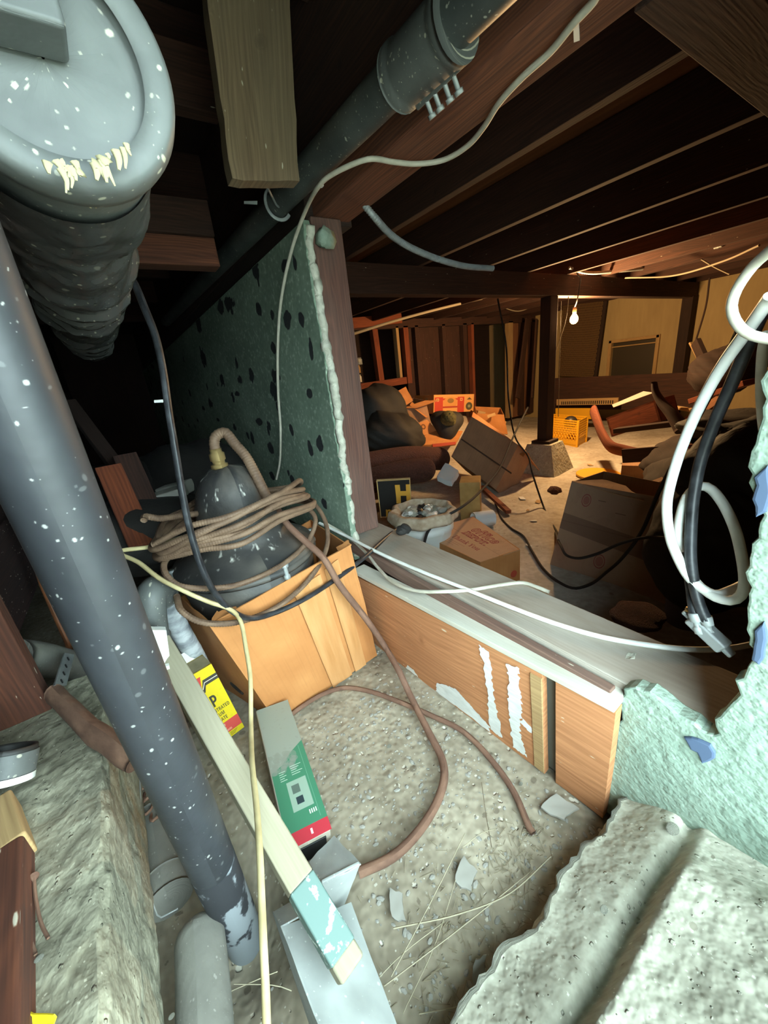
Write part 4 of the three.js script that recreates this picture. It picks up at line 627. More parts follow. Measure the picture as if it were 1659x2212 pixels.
// ---------------------------------------------------------------- the lit room: pier, boxes, rubbish
const plank = (name, a, b, h, d, m, label, cat = 'board', group) => solo(name, barGeo(a, b, h, d, { r: Math.min(h, d) * 0.12 }), m, label, cat, group);
{
  const t = thing('pier_block', 'tapered concrete pier block carrying the dark post', 'pier'), g = new THREE.CylinderGeometry(0.185, 0.335, 0.36, 4, 6).rotateY(Math.PI / 4 + 0.12).toNonIndexed();
  g.computeVertexNormals(); uvBox(g, 1); part('block', g.translate(3.72, 0.03, -2.45), M.concrete, t);
  part('wood_pad', boxGeo(0.2, 0.03, 0.2, 0.004).rotateY(0.1).translate(3.72, 0.226, -2.45), M.darkwood, t);
}
{ // small shipping box with print on its lid
  const t = thing('shipping_box', 'brown shipping box printed in red lying just behind the sill plank', 'box');
  const L = [1.42, .1, -1.82], F = [1.385, .1, -1.27], R = [1.645, .1, -1.215], K = [1.85, .1, -1.75], dn = (p) => [p[0], -.11, p[2]];
  const red = '#8c3c3a', lid = canvasMat(1024, 640, (x, w, h) => {
    mottle(x, w, h, '#b88d6c', '#8f6c52', 90, 5, 0.15); x.fillStyle = red; x.strokeStyle = red;
    x.font = '900 170px sans-serif'; x.save(); x.transform(1, 0, -0.12, 1, 0, 0); x.lineWidth = 7; x.strokeText('office', 330, 200, 560); x.font = '900 116px serif'; x.strokeText('DEPOT.', 350, 315, 510); x.restore();
    x.font = 'bold 96px serif'; x.fillText('Thank You', 330, 460, 470); x.fillStyle = 'rgba(120,70,60,0.35)'; for (let i = 0; i < 3; i++) x.fillRect(340, 500 + i * 30, 300 - i * 60, 8); x.fillStyle = 'rgba(90,66,50,0.5)'; x.fillRect(0, 318, 1024, 4);
  });
  part('lid_panel', slabGeo([L, F, R, K], 0.004, { unit: true, nu: 6, nv: 6, warp: 0.003 }), lid, t, 'lid with red printed words');
  part('side_panel', slabGeo([dn(L), dn(F), F, L], 0.005), M.card, t); const s = part('side_panel', slabGeo([dn(F), dn(R), R, F], 0.005, { nu: 4, nv: 4, warp: 0.002 }), M.card, t);
  part('side_panel', slabGeo([dn(R), dn(K), K, R], 0.005), M.card, t); part('side_panel', slabGeo([dn(K), dn(L), L, K], 0.005), M.cardBrown, t);
  part('round_stamp', latheGeo([[0.0001, 0], [0.022, 0], [0.022, 0.001], [0.0001, 0.001]], [1.6, -0.04, -1.222], [-0.18, 0, 1], { seg: 20 }), plain(0xb0442e, 0.8), s, 'round red stamp');
}
{ // large box on its side
  const t = thing('moving_box', 'large brown cardboard box with a dark band lying open behind the sill', 'box');
  const A = [1.924,-0.1,-1.204], B = [1.912,-0.1,-0.575], D = [2.08,0.385,-1.189], T = [2.08,0.376,-0.6];
  const front = canvasMat(1024, 640, (x, w, h) => {
    mottle(x, w, h, '#9c7e66', '#7c614e', 160, 6, 0.14); x.fillStyle = '#6e5444'; x.globalAlpha = 0.75; x.beginPath(); x.moveTo(0, 230); x.lineTo(1024, 300); x.lineTo(1024, 420); x.lineTo(0, 350); x.fill(); x.globalAlpha = 1;
    for (const [a, b, r] of [[190, 110, 42], [440, 500, 46]]) { x.strokeStyle = '#8a4640'; x.fillStyle = 'rgba(138,70,62,0.55)'; x.lineWidth = 7; x.beginPath(); x.arc(a, b, r, 0, 7); x.stroke(); x.beginPath(); x.arc(a, b, r - 12, 0, 7); x.fill(); }
    x.fillStyle = 'rgba(90,66,52,0.6)'; x.fillRect(300, 90, 70, 6); x.fillRect(470, 150, 90, 6); x.fillRect(0, 288, 1024, 3);
  });
  part('front_panel', slabGeo([A, B, T, D], 0.006, { unit: true, nu: 14, nv: 10, warp: 0.006 }), front, t, 'front with dark band and round red stamps');
  const back = (p, dx, dy = 0) => [p[0] + dx, p[1] + dy, p[2]], bA = back(A, .42), bB = back(B, .42), bD = back(D, .36, -.02), bT = back(T, .36, -.05);
  part('side_panel', slabGeo([bA, A, D, bD], 0.005), M.cardBrown, t); part('side_panel', slabGeo([B, bB, bT, T], 0.005), M.cardBrown, t); part('side_panel', slabGeo([bB, bA, bD, bT], 0.005), M.cardBrown, t);
  part('bottom_panel', slabGeo([bA, bB, B, A], 0.005), M.cardBrown, t);
  part('flap', slabGeo([D, [2.06,0.355,-0.794], [2.198,0.376,-0.947], [2.198,0.387,-1.078]], 0.005, { nu: 4, nv: 3, warp: 0.008 }), M.cardBrown, t, 'bent top flap');
  part('flap', slabGeo([[2.096,0.347,-0.75], T, [2.308,0.335,-0.582], [2.404,0.346,-0.641]], 0.005, { nu: 4, nv: 3, warp: 0.008, seed: 3 }), M.cardBrown, t);
  part('flap', slabGeo([[2.431,0.275,-0.986], [2.497,0.346,-0.872], [2.541,0.347,-0.904], [2.478,0.281,-1.014]], 0.006), M.cardBrown, t);
}
{ // box tipped over beside the pier
  const t = thing('tipped_box', 'brown cardboard box tipped on its corner with its open rim glowing orange', 'box');
  const A = [2.8,0.198,-2.927], B = [2.738,-0.038,-2.295], D = [3.113,0.562,-2.917];
  const b = boxFrom(t, A, B, D, 0.34, M.cardBrown, { skip: ['top'], seed: 4 });
  part('seam', slabGeo([[2.83,0.377,-2.806], [2.787,0.122,-2.162], [2.792,0.134,-2.16], [2.835,0.39,-2.804]], 0.003), plain(0x4a382c, 0.9), t);
  part('flap', slabGeo([b.C, b.bC, b.bC.clone().add(V(0.1, -0.12, 0.04)), b.C.clone().add(V(0.1, -0.12, 0.04))], 0.005, { nu: 3, nv: 3, warp: 0.006 }), M.card, t);
  part('flap', slabGeo([b.bD, b.bC, b.bC.clone().add(V(0.06, 0.06, -0.05)), b.bD.clone().add(V(0.06, 0.06, -0.05))], 0.005, { nu: 3, nv: 3, warp: 0.006 }), M.card, t);
  part('flap', slabGeo([[3.113,0.557,-2.917], [3.091,0.204,-2.255], [3.219,0.231,-2.317], [3.201,0.597,-2.977]], 0.005, { nu: 3, nv: 3, warp: 0.003 }), M.card, t, 'bright lit flap along the rim');
}
{ // fruit carton with red print
  const t = thing('fruit_carton', 'open fruit carton with red printed panels at the back of the room', 'box');
  const A = [3.802,0.466,-4.3], B = [4.634,0.378,-4.3], D = [3.905,0.717,-4.3];
  const b = boxFrom(t, A, B, [A[0] + .03, A[1] + .26, A[2]], 0.42, M.card, { skip: ['top', 'front'], seed: 2 });
  const pr = canvasMat(768, 300, (x, w, h) => {
    mottle(x, w, h, '#d29a5a', '#b57c40', 60, 7, 0.15); x.fillStyle = '#b8402e'; x.fillRect(20, 40, 150, 260); x.fillRect(440, 40, 130, 260); x.fillRect(150, 60, 300, 30);
    x.fillStyle = '#e0b27c'; for (const a of [50, 490]) { x.fillRect(a, 60, 46, 46); x.fillStyle = '#b8402e'; x.beginPath(); x.arc(a + 23, 83, 14, 0, 7); x.fill(); x.fillStyle = '#e0b27c'; }
    x.fillStyle = '#c98c4a'; x.beginPath(); x.ellipse(305, 130, 130, 90, 0, 0, 7); x.fill(); x.fillStyle = '#8a6a3a'; x.beginPath(); x.ellipse(310, 100, 60, 40, 0, 0, 7); x.fill(); x.fillStyle = '#9c3426'; x.fillRect(170, 190, 270, 26);
    x.fillStyle = '#4c4a36'; x.beginPath(); x.arc(670, 200, 66, 0, 7); x.fill(); x.fillStyle = '#8a8a68'; x.beginPath(); x.arc(670, 200, 26, 0, 7); x.fill(); x.fillStyle = '#5b4a2e'; x.beginPath(); x.moveTo(620, 90); x.lineTo(670, 50); x.lineTo(725, 90); x.fill();
  });
  part('side_panel', slabGeo([b.A, b.B, b.C, b.D], 0.005, { unit: true }), pr, t, 'red printed front');
  for (const k of [0.25, 0.55]) { const p = b.bA.clone().lerp(b.A, k + 0.1).lerp(b.bD.clone().lerp(b.D, k + 0.1), 0.75).add(V(-0.002, 0, 0)); part('hand_hole', latheGeo([[0.0001, 0], [0.03, 0], [0.03, 0.004], [0.0001, 0.004]], p, [-1, 0, 0], { seg: 14 }), M.pale, t); }
  part('contents', latheGeo([[0.001, 0.1], [0.06, 0.08], [0.1, 0.03], [0.12, 0]], b.C.clone().lerp(b.bC, 0.4).add(V(-0.28, -0.1, 0)), [0, 1, 0], { seg: 9 }), M.bagcloth, t); part('contents', latheGeo([[0.001, 0.1], [0.05, 0.07], [0.1, 0.03], [0.12, 0]], b.C.clone().lerp(b.bC, 0.5).add(V(-0.12, -0.1, 0)), [0.2, 1, 0], { seg: 9 }), M.bagcloth, t);
}
{
  const t = thing('open_carton', 'opened brown carton with an upright orange flap beside the dark bags', 'box');
  const b = boxFrom(t, [3.165,0.316,-4.1], [3.491,0.37,-4], [3.095,0.644,-4.1], 0.4, M.cardBrown, { skip: ['top'], seed: 6 });
  part('flap', slabGeo([[3.139,0.625,-4.2], [3.368,0.702,-4.2], [3.31,0.895,-4.25], [3.048,0.82,-4.25]], 0.005, { nu: 3, nv: 3, warp: 0.008 }), M.card, t, 'upright orange flap');
  part('flap', slabGeo([b.D, b.C, b.C.clone().add(V(0.16, -0.02, 0.1)), b.D.clone().add(V(0.16, -0.02, 0.1))], 0.005, { nu: 3, nv: 3, warp: 0.008 }), M.card, t);
  part('flap', slabGeo([[3.189,0.672,-4.05], [3.361,0.489,-3.95], [3.512,0.476,-4.05], [3.271,0.702,-4.1]], 0.005), M.card, t);
}
{
  const t = thing('small_carton', 'orange brown carton with a round mark facing the viewer below the bags', 'box');
  const b = boxFrom(t, [2.999,0.292,-3.72], [3.334,0.343,-3.72], [2.896,0.437,-3.78], 0.3, M.card, { seed: 8 });
  part('round_mark', latheGeo([[0.02, 0], [0.034, 0], [0.034, 0.001], [0.02, 0.001]], b.A.clone().lerp(b.C, 0.62).addScaledVector(b.n.clone().normalize(), -0.003), b.n.clone().multiplyScalar(-1), { seg: 20 }), plain(0x6b4426, 0.9), t);
}
{
  const t = thing('flat_carton', 'flattened orange carton with a red edge under the black hat', 'box');
  part('sheet', slabGeo([[2.842,0.26,-3.5], [3.39,0.181,-3.45], [3.825,0.251,-3.75], [3.256,0.346,-3.8]], 0.03, { nu: 5, nv: 4, warp: 0.01 }), M.card, t); part('red_edge', slabGeo([[3.027,0.205,-3.47], [3.361,0.177,-3.43], [3.381,0.207,-3.44], [3.032,0.242,-3.48]], 0.01), plain(0xa23a26, 0.8), t, 'red printed edge');
}
{
  const t = thing('straw_hat', 'dark floppy hat with a mossy crown lying on the cartons', 'hat'), c = [3.42,0.455,-3.6];
  part('brim', latheGeo([[0.06, 0.012], [0.12, 0.0], [0.17, -0.03], [0.2, -0.08], [0.195, -0.085], [0.165, -0.04], [0.12, -0.01], [0.06, 0.0]], c, [-0.45, 0.6, 0.75], { seg: 36, wob: (th, y, r) => 0.03 * Math.sin(th * 3 + 1) * smooth(0.05, 0.2, r) }), M.bagcloth, t);
  part('crown', latheGeo([[0.001, 0.12], [0.05, 0.11], [0.085, 0.07], [0.09, 0.0]], c, [-0.3, 0.75, 0.6], { seg: 24, wob: (th, y) => 0.016 * N[2](th * 2 + 6, y * 30 + 3) }), surf({ size: [0.2, 0.2], res: [256, 256], bump: 0.006, color: (u, v) => lerp3([46, 46, 26], [110, 102, 58], fbm(N[1], u * 12, v * 12, 3, 12, 12)), height: (u, v) => fbm(N[1], u * 12, v * 12, 3, 12, 12) }), t, 'mossy green crown');
}
{
  const t = thing('book_box', 'small cardboard box packed with books behind the tipped box', 'box');
  boxFrom(t, [4.41,0.106,-3.95], [4.695,0.05,-3.7], [4.323,0.401,-3.95], 0.34, M.card, { skip: ['top'], seed: 3 });
}
{
  const a = vec([4.433,0.404,-4.05]), b = vec([4.685,0.185,-3.75]);
  for (let i = 0; i < 4; i++) solo('book', barGeo(a.clone().lerp(b, i * 0.25).add(V(0.02, -0.01, -0.04)), a.clone().lerp(b, i * 0.25 + 0.2).add(V(0.06, 0.01 * i, -0.04)), [.07, .035, .03, .03][i], 0.24, { r: 0.003 }), i === 1 ? plain(0x3a3a30, 0.6) : M.pale, ['thick pale folder at the left end of the book box', 'dark book with a paper label in the book box', 'thin pale book right of the dark book in the box', 'thin pale book at the right end of the book box'][i], 'book', 'books in the cardboard box');
  const k = [[4.292,0.346,-3.72], [4.458,0.36,-3.72], [4.463,0.397,-3.74], [4.297,0.383,-3.74]]; part('paper_label', slabGeo(k, 0.001), M.pale, scene.getObjectByName('book_001'), 'small paper label');
}
function sack(name, label, cat, c, r, m, seed, tilt = 0, sub) {        // a slumped soft lump
  const g = new THREE.SphereGeometry(1, 40, 28), p = g.attributes.position;
  for (let i = 0; i < p.count; i++) { const x = p.getX(i), y = p.getY(i), z = p.getZ(i), f = 1 + (fbm(N[seed % 6], x * 1.4 + 9 + seed, y * 1.4 + z + 7, 4, 99, 99) - 0.5) * 0.5 + 0.05 * Math.sin(x * 7 + y * 4 + seed), s = y < -0.6 ? -0.6 + (y + 0.6) * 0.3 : y; p.setXYZ(i, x * f * r[0], s * f * r[1], z * f * r[2]); }
  g.rotateZ(tilt); g.computeVertexNormals(); return solo(name, g.translate(...c), m, label, cat);
}
sack('stuffed_bag', 'big dark stuffed bag slumped against the back left of the room', 'bag', [2.586,0.629,-3.95], [.42, .36, .3], M.bagcloth, 3, -0.15);
sack('stuffed_bag', 'dark bag with folds lying above the rolled carpets', 'bag', [2.597,0.387,-3.65], [.4, .27, .3], M.bagcloth, 8, -0.25);
solo('rolled_carpet', tubeGeo([[1.626,0.28,-3.25], [1.964,0.265,-3.2], [2.39,0.241,-3.15], [2.914,0.124,-3.1]], (u) => 0.125 * (u > 0.9 ? Math.sqrt(Math.max(0.02, 1 - ((u - 0.9) / 0.1) ** 2)) : 1), { sides: 24, step: 0.02, flat: 0.9 }), M.carpet, 'upper of two rolled red brown carpets lying left of the tipped box', 'carpet');
solo('rolled_carpet', tubeGeo([[1.513,0.138,-3], [1.787,0.174,-2.95], [2.129,0.18,-2.9], [2.485,0.15,-2.85]], (u) => 0.12 * (u > 0.88 ? Math.sqrt(Math.max(0.02, 1 - ((u - 0.88) / 0.12) ** 2)) : 1), { sides: 24, step: 0.02, flat: 0.85 }), M.carpet, 'lower of two rolled red brown carpets just above the plaster bucket', 'carpet');
solo('paper_bundle', slabGeo([[2.105,0.227,-2.386], [2.117,0.209,-2.228], [2.279,0.258,-2.307], [2.313,0.288,-2.498]], 0.05, { nu: 4, nv: 3, warp: 0.012 }), M.paper, 'pale blue grey paper bundle between the carpets and the tipped box', 'paper');
{
  const t = thing('lettered_sign', 'black sign with large yellow letters leaning behind the bucket', 'sign');
  const face = canvasMat(384, 400, (x, w, h) => { mottle(x, w, h, '#191613', '#2a241c', 30, 4, 0.3); x.fillStyle = '#d8a23a'; x.fillRect(200, 60, 56, 200); x.fillRect(256, 130, 70, 50); x.fillRect(326, 60, 54, 200); x.font = '900 130px sans-serif'; x.fillText('m', 60, 392); x.strokeStyle = '#c9a566'; x.lineWidth = 14; x.strokeRect(3, 3, 378, 394); });
  part('face', slabGeo([[1.442,0.082,-2.3], [1.663,0.047,-2.2], [1.754,0.31,-2.3], [1.508,0.34,-2.4]], 0.012, { unit: true }), face, t, 'black face with yellow letters');
  part('edge_strip', barGeo([1.508,0.344,-2.4], [1.754,0.314,-2.3], 0.012, 0.018), M.pale, t);
}
{
  const t = thing('plaster_bucket', 'white plastic bucket with a cloth liner and lumps of dried plaster', 'bucket'), c = [1.43, -0.1, -1.78], r = rng(77);
  part('pail', latheGeo([[0.001, 0], [0.15, 0.0], [0.172, 0.2], [0.18, 0.25], [0.19, 0.25], [0.19, 0.275], [0.182, 0.28], [0.184, 0.3], [0.194, 0.305], [0.194, 0.33], [0.186, 0.335], [0.175, 0.31]], c, [0, 1, 0], { seg: 48 }), M.whitePlastic, t);
  part('liner', latheGeo([[0.14, 0.35], [0.165, 0.385], [0.192, 0.375], [0.208, 0.335], [0.204, 0.318], [0.2, 0.33], [0.185, 0.362], [0.165, 0.375], [0.145, 0.345], [0.13, 0.31]], c, [0, 1, 0], { seg: 64, wob: (th, y) => 0.022 * N[1](th * 3 + 9, y * 12 + 2) + 0.008 * Math.sin(th * 9) }), surf({ size: [0.2, 0.2], res: [256, 256], color: (u, v) => lerp3([150, 124, 98], [206, 190, 168], fbm(N[0], u * 8, v * 8, 4, 8, 8)) }), t, 'crumpled beige liner');
  part('fill', latheGeo([[0.001, 0.33], [0.08, 0.33], [0.15, 0.32]], c, [0, 1, 0], { seg: 24 }), M.dustGrey, t);
  for (let i = 0; i < 42; i++) { const a = r() * 6.28, d = Math.sqrt(r()) * 0.125, s = 0.013 + r() * 0.018, g = new THREE.IcosahedronGeometry(s, 1); const q = g.attributes.position; for (let k = 0; k < q.count; k++) { const f = 0.75 + 0.5 * N[2](q.getX(k) * 90 + i + 50, q.getY(k) * 90 + q.getZ(k) * 70 + 50); q.setXYZ(k, q.getX(k) * f * 1.2, q.getY(k) * f * 0.8, q.getZ(k) * f); } g.computeVertexNormals(); part('plaster_lump', g.translate(c[0] + Math.cos(a) * d, c[1] + 0.337 + r() * 0.03, c[2] + Math.sin(a) * d), [M.whitePlastic, M.mortar, M.dustGrey, M.black][Math.floor(r() * 3.3)], t); }
}
solo('tan_block', boxGeo(0.2, 0.34, 0.16, 0.006, 1).rotateY(0.7).translate(2.2, 0.06, -2.1), surf({ size: [0.3, 0.3], res: [128, 128], color: (u, v) => lerp3([140, 108, 60], [180, 146, 90], fbm(N[0], u * 5, v * 5, 3, 5, 5)) }), 'upright tan box standing right behind the plaster bucket', 'box');
solo('paper_tube', latheGeo([[0.055, 0], [0.06, 0], [0.06, 0.16], [0.055, 0.16], [0.054, 0.08], [0.055, 0]], [2.167,-0.03,-1.85], [-0.75, 0.05, -0.3], { seg: 28 }), M.paper, 'short white cardboard tube with a red brown inside beyond the shipping box', 'tube');
plank('wood_stick', [2.687,-0.02,-2.423], [2.395,-0.06,-1.88], 0.03, 0.045, M.redwood, 'short red brown stick lying on the pale floor below the tipped box', 'stick');
{ // yellow basket
  const t = thing('milk_crate', 'yellow plastic crate with open lattice sides behind the post', 'crate');
  const A = vec([5.068,-0.1,-3.491]), B = vec([4.871,-0.1,-2.741]), R = vec([5.453,-0.1,-2.867]), h = 0.34, up = V(0, 1, 0); R.sub(B).setLength(0.36).add(B); A.sub(B).setLength(0.62).add(B);
  const sideP = (p, q, nm) => { const at = (u, v) => p.clone().lerp(q, u).addScaledVector(up, v * h), bars = [], lat = []; const n = Math.max(4, Math.round(p.distanceTo(q) / 0.05));
    for (const v of [.55, .64, .73, .82, .91, 1]) bars.push(barGeo(at(0, v), at(1, v), 0.014, 0.01, { r: 0.002 })); for (let i = 0; i <= n * 2; i++) bars.push(barGeo(at(i / n / 2, .55), at(i / n / 2, 1), 0.008, 0.008, { r: 0.002, up: [1, 0, 0.3] }));
    for (let i = -1; i < n; i++) { lat.push(barGeo(at(clamp((i + 0.2) / n), .28), at(clamp((i + 1.4) / n), .55), 0.012, 0.01, { r: 0.002 })); lat.push(barGeo(at(clamp((i + 1.4) / n), .28), at(clamp((i + 0.2) / n), .55), 0.012, 0.01, { r: 0.002 })); }
    part('rail', mergeGeometries(bars), M.yellow, t); part('lattice', mergeGeometries(lat), M.yellow, t); part('skirt', slabGeo([at(0, 0), at(1, 0), at(1, .28), at(0, .28)], 0.008), M.yellow, t); };
  const A2 = A.clone().add(R).sub(B); sideP(A, B); sideP(B, R); sideP(R, A2); sideP(A2, A);
  for (const p of [A, B, R, A2]) part('corner_post', barGeo(p, p.clone().addScaledVector(up, h), 0.024, 0.024, { up: [1, 0, 0] }), M.yellow, t); part('base', slabGeo([A, B, R, A2].map((p) => p.clone().add(V(0, 0.03, 0))), 0.008), M.yellow, t);
  solo('ball', latheGeo(Array.from({ length: 13 }, (_, i) => [0.085 * Math.sin((i / 12) * Math.PI), -0.085 * Math.cos((i / 12) * Math.PI)]), A.clone().add(R).multiplyScalar(0.5).lerp(B, 0.45).add(V(0, 0.3, 0)), [0, 1, 0], { seg: 28 }), plain(0x2c2a28, 0.45), 'dark round ball sitting in the yellow crate', 'ball');
}
solo('yellow_board', slabGeo([[6.1,0.043,-3.831], [6.1,0.07,-3.122], [6.1,0.23,-3.163], [6.1,0.226,-3.84]], 0.03), M.yellow, 'yellow panel standing behind the yellow crate', 'panel');
{ const t = thing('vent_grille', 'long pale grille with dark slots lying in front of the far wall', 'grille'); const a = vec([6.25,0.304,-3.913]), b = vec([6.25,0.318,-2.919]); part('frame', barGeo(a, b, 0.1, 0.03), M.pale, t); for (let i = 0; i < 26; i++) { const p = a.clone().lerp(b, 0.1 + i * 0.033); part('slot', boxGeo(0.006, 0.05, 0.016, 0.001).translate(p.x - 0.014, p.y - 0.012, p.z), M.black, t); } }
solo('wide_board', slabGeo([[6.45,0.151,-4.103], [6.45,0.176,-1.955], [6.5,0.65,-2.017], [6.5,0.682,-4.149]], 0.04, { nu: 6, nv: 2, warp: 0.006 }), M.scrapDark ?? M.joist, 'wide dark board standing on edge below the far window', 'board');
{ // drawer lying tipped on the rubbish
  const t = thing('furniture_box', 'reddish wooden drawer box tipped on the rubbish right of the yellow crate', 'drawer');
  const A = [4.258,0.197,-2.024], B = [4.257,0.376,-1.585], D = [4.259,0.393,-2.098]; boxFrom(t, A, B, D, 0.42, M.redwood, { th: 0.018, warp: 0, seed: 4 });
  part('paper_lining', slabGeo([[4.432,0.479,-2.116], [4.443,0.621,-1.751], [4.597,0.621,-1.908], [4.563,0.49,-2.196]], 0.004), M.dustGrey, t, 'grey paper on the lit face');
}
solo('chair_leg', tubeGeo([[4.171,0.741,-1.65], [4.153,0.661,-1.622], [4.136,0.563,-1.552], [4.106,0.466,-1.449], [4.069,0.334,-1.335]], (u) => 0.04 + 0.07 * u, { sides: 12, step: 0.02, flat: 0.5 }), M.darkwood, 'dark curved chair leg sticking up right of the wooden drawer', 'chair leg');
solo('curved_arm', tubeGeo([[4.301,0.457,-2.258], [4.131,0.379,-2.122], [3.961,0.273,-1.969], [3.802,0.198,-1.795], [3.751,0.186,-1.655], [3.693,0.185,-1.528]], (u) => 0.075 - 0.02 * u, { sides: 12, step: 0.02, flat: 0.5 }), M.redwood, 'curved brown wooden arm leaning under the tipped drawer', 'chair arm');
{ const t = thing('low_carton', 'small brown carton with a bright orange top behind the large box', 'box'); boxFrom(t, [3.812,-0.1,-1.697], [3.934,-0.1,-1.395], [[3.812,-0.1,-1.697][0], 0.03, [3.812,-0.1,-1.697][2]], 0.42, M.cardBrown, { seed: 9 }); }
solo('round_lid', latheGeo([[0.001, 0.012], [0.17, 0.012], [0.19, 0.02], [0.2, 0.014], [0.2, 0.0], [0.001, 0]], [3.797,-0.09,-1.901], [0, 1, 0.04], { seg: 48 }), M.yellow, 'round yellow lid lying flat on the floor behind the large box', 'lid');
// splintered timber and broken furniture heaped on the right
for (const [a, b, h, d, m, l] of [
  [[4.193,0.28,-1.958], [4.194,0.369,-1.459], .05, .12, M.darkwood, 'dark rail running under the wooden drawer'],
  [[3.558,0.186,-1.584], [3.551,0.278,-1.074], .12, .03, M.joist, 'brown board on edge behind the small lit carton'],
  [[3.064,0.297,-0.926], [2.787,0.432,-0.443], .1, .12, M.darkwood, 'long dark beam crossing the rubbish behind the blue black cable'],
  [[3.371,0.363,-1.025], [3.105,0.491,-0.479], .03, .14, M.redwood, 'reddish plank lying along the top of the rubbish at the right'],
  [[5.318,1.042,-1.754], [5.071,0.667,-1.478], .1, .05, M.darkwood, 'dark broken timber leaning against the far wall right of the corner post'],
  [[5.494,1.037,-1.858], [5.349,0.683,-1.605], .02, .04, M.pale, 'thin pale lath leaning beside the dark broken timber'],
  [[4.733,0.506,-1.499], [4.655,0.67,-1.091], .05, .2, M.redwood, 'reddish board lying tilted under the far right wall'],
  [[4.127,0.384,-1.348], [4.505,0.553,-1.223], .04, .1, M.scrap, 'tan board slanting upward behind the white cable loop'],
  [[4.85,0.432,-1.751], [4.721,0.414,-1.497], .03, .05, M.pale, 'bright pale strip of wood right of the chair leg'],
  [[3.765,0.413,-1.163], [4.014,0.486,-1.071], .03, .05, M.scrap, 'narrow tan stick pointing at the grey cushion'],
  [[3.426,0.374,-0.834], [3.475,0.497,-0.723], .025, .03, M.scrap, 'leftmost of the splinters on the cushion seat at the right'],
  [[3.436,0.37,-0.787], [3.48,0.486,-0.689], .025, .03, M.scrap, 'second of the splinters on the cushion seat at the right'],
  [[2.919,0.293,-0.661], [2.77,0.354,-0.426], .05, .05, M.scrap, 'pale rail at the foot of the open crate on the right'],
  [[3.036,0.375,-0.705], [2.92,0.293,-0.657], .05, .05, M.scrap, 'short pale upright at the left end of the open crate on the right'],
  [[2.444,0.151,-0.646], [2.45,0.384,-0.496], .03, .12, M.joist, 'brown board slanting inside the white cable loop'],
  [[2.559,0.23,-1.05], [2.546,0.338,-0.881], .02, .05, M.scrap, 'tan strip lying over the open top of the large box'],
  [[2.659,0.325,-0.86], [2.583,0.304,-0.733], .02, .05, M.scrap, 'tan strip lying right of the large box flap'],
  [[2.957,0.339,-0.959], [2.883,0.323,-0.833], .04, .03, M.scrap, 'pale strip beside the top of the white cable loop'],
]) plank('scrap_timber', a, b, h, d, m, l);
sack('grey_cushion', 'dusty grey brown seat cushion tipped on the rubbish at the right', 'cushion', [3.743,0.447,-0.88], [.55, .13, .32], M.bagcloth, 5, -0.12);
sack('dark_bundle', 'dark bundle of cloth behind the cables at the far right', 'cloth', [5.006,0.753,-1.362], [.36, .24, .3], M.darkwood, 9, 0.1);
sack('dark_bundle', 'black crumpled bundle lying behind the splitter under the cables', 'cloth', [1.977,0.245,-0.446], [.3, .28, .26], M.bagcloth, 11, 0.2);
sack('dark_bundle', 'dark heap of rags right of the large box near the cut wall', 'cloth', [2.142,0.372,-0.417], [.34, .36, .3], M.bagcloth, 2, 0.1);
sack('dark_bundle', 'brown rag heap under the slanting boards at the right', 'cloth', [3.662,0.225,-1.015], [.5, .16, .35], M.darkwood, 6, 0.05);
sack('dark_bundle', 'low brown heap of rags behind the small lit carton', 'cloth', [2.959,0.251,-0.873], [.4, .16, .25], M.darkwood, 7, 0);
sack('leaf_litter', 'brown clump of dry leaves behind the sill plank under the cables', 'leaves', [1.381,0.154,-0.511], [.1, .022, .08], M.carpet, 4, 0);
{ const t = thing('purple_bucket', 'dark ribbed plastic tub standing behind the splitter', 'tub'); part('tub', latheGeo(Array.from({ length: 17 }, (_, i) => [0.075 + 0.012 * (i / 16) + (i % 2) * 0.003, i * 0.014]), [1.843,-0.1,-0.488], [0, 1, 0], { seg: 32 }), plain(0x4e4a58, 0.6), t); }
// loose scraps on the lit floor
{ const r = rng(12); for (let i = 0; i < 16; i++) { const x = 2.0 + r() * 2.4, z = -2.2 + r() * 1.0, y = floorH(x, z) + 0.006, s = 0.015 + r() * 0.03, a = r() * 3; const g = slabGeo([[-s, 0, s * 0.5], [s, 0, s * 0.6], [s * 0.8, 0.008, -s * 0.5], [-s * 0.7, 0.004, -s * 0.6]], 0.003).rotateY(a).translate(x, y, z); solo('paper_scrap', g, i % 3 ? M.paper : M.pale, 'small torn pale scrap lying on the lit dirt floor', 'scrap', 'pale scraps on the floor between the boxes and the pier'); } }
solo('dirt_lump', latheGeo([[0.001, -0.04], [0.05, -0.03], [0.06, 0.0], [0.04, 0.04], [0.001, 0.05]], [3.116,-0.09,-1.937], [0.2, 1, 0.1], { seg: 9, wob: (th) => 0.014 * Math.sin(th * 3) }), M.carpet, 'brown clod lying in front of the pier block', 'clod');
// jars on the back shelf
for (const [p, r, h, m, l] of [[[2.97,1.012,-4.9], .06, .1, M.whitePlastic, 'white jar on the back shelf, lowest in the stack'], [[2.981,1.135,-4.9], .05, .1, M.pale, 'cream jar standing above the white jar at the back'], [[3.013,1.242,-4.9], .06, .09, M.galv, 'grey tin at the top of the jars on the back shelf']])
  solo('jar', latheGeo([[0.001, 0], [r, 0], [r, h * 0.75], [r * 0.85, h * 0.8], [r * 0.85, h], [0.001, h]], p, [0, 1, 0], { seg: 20 }), m, l, 'jar', 'jars on the back shelf');
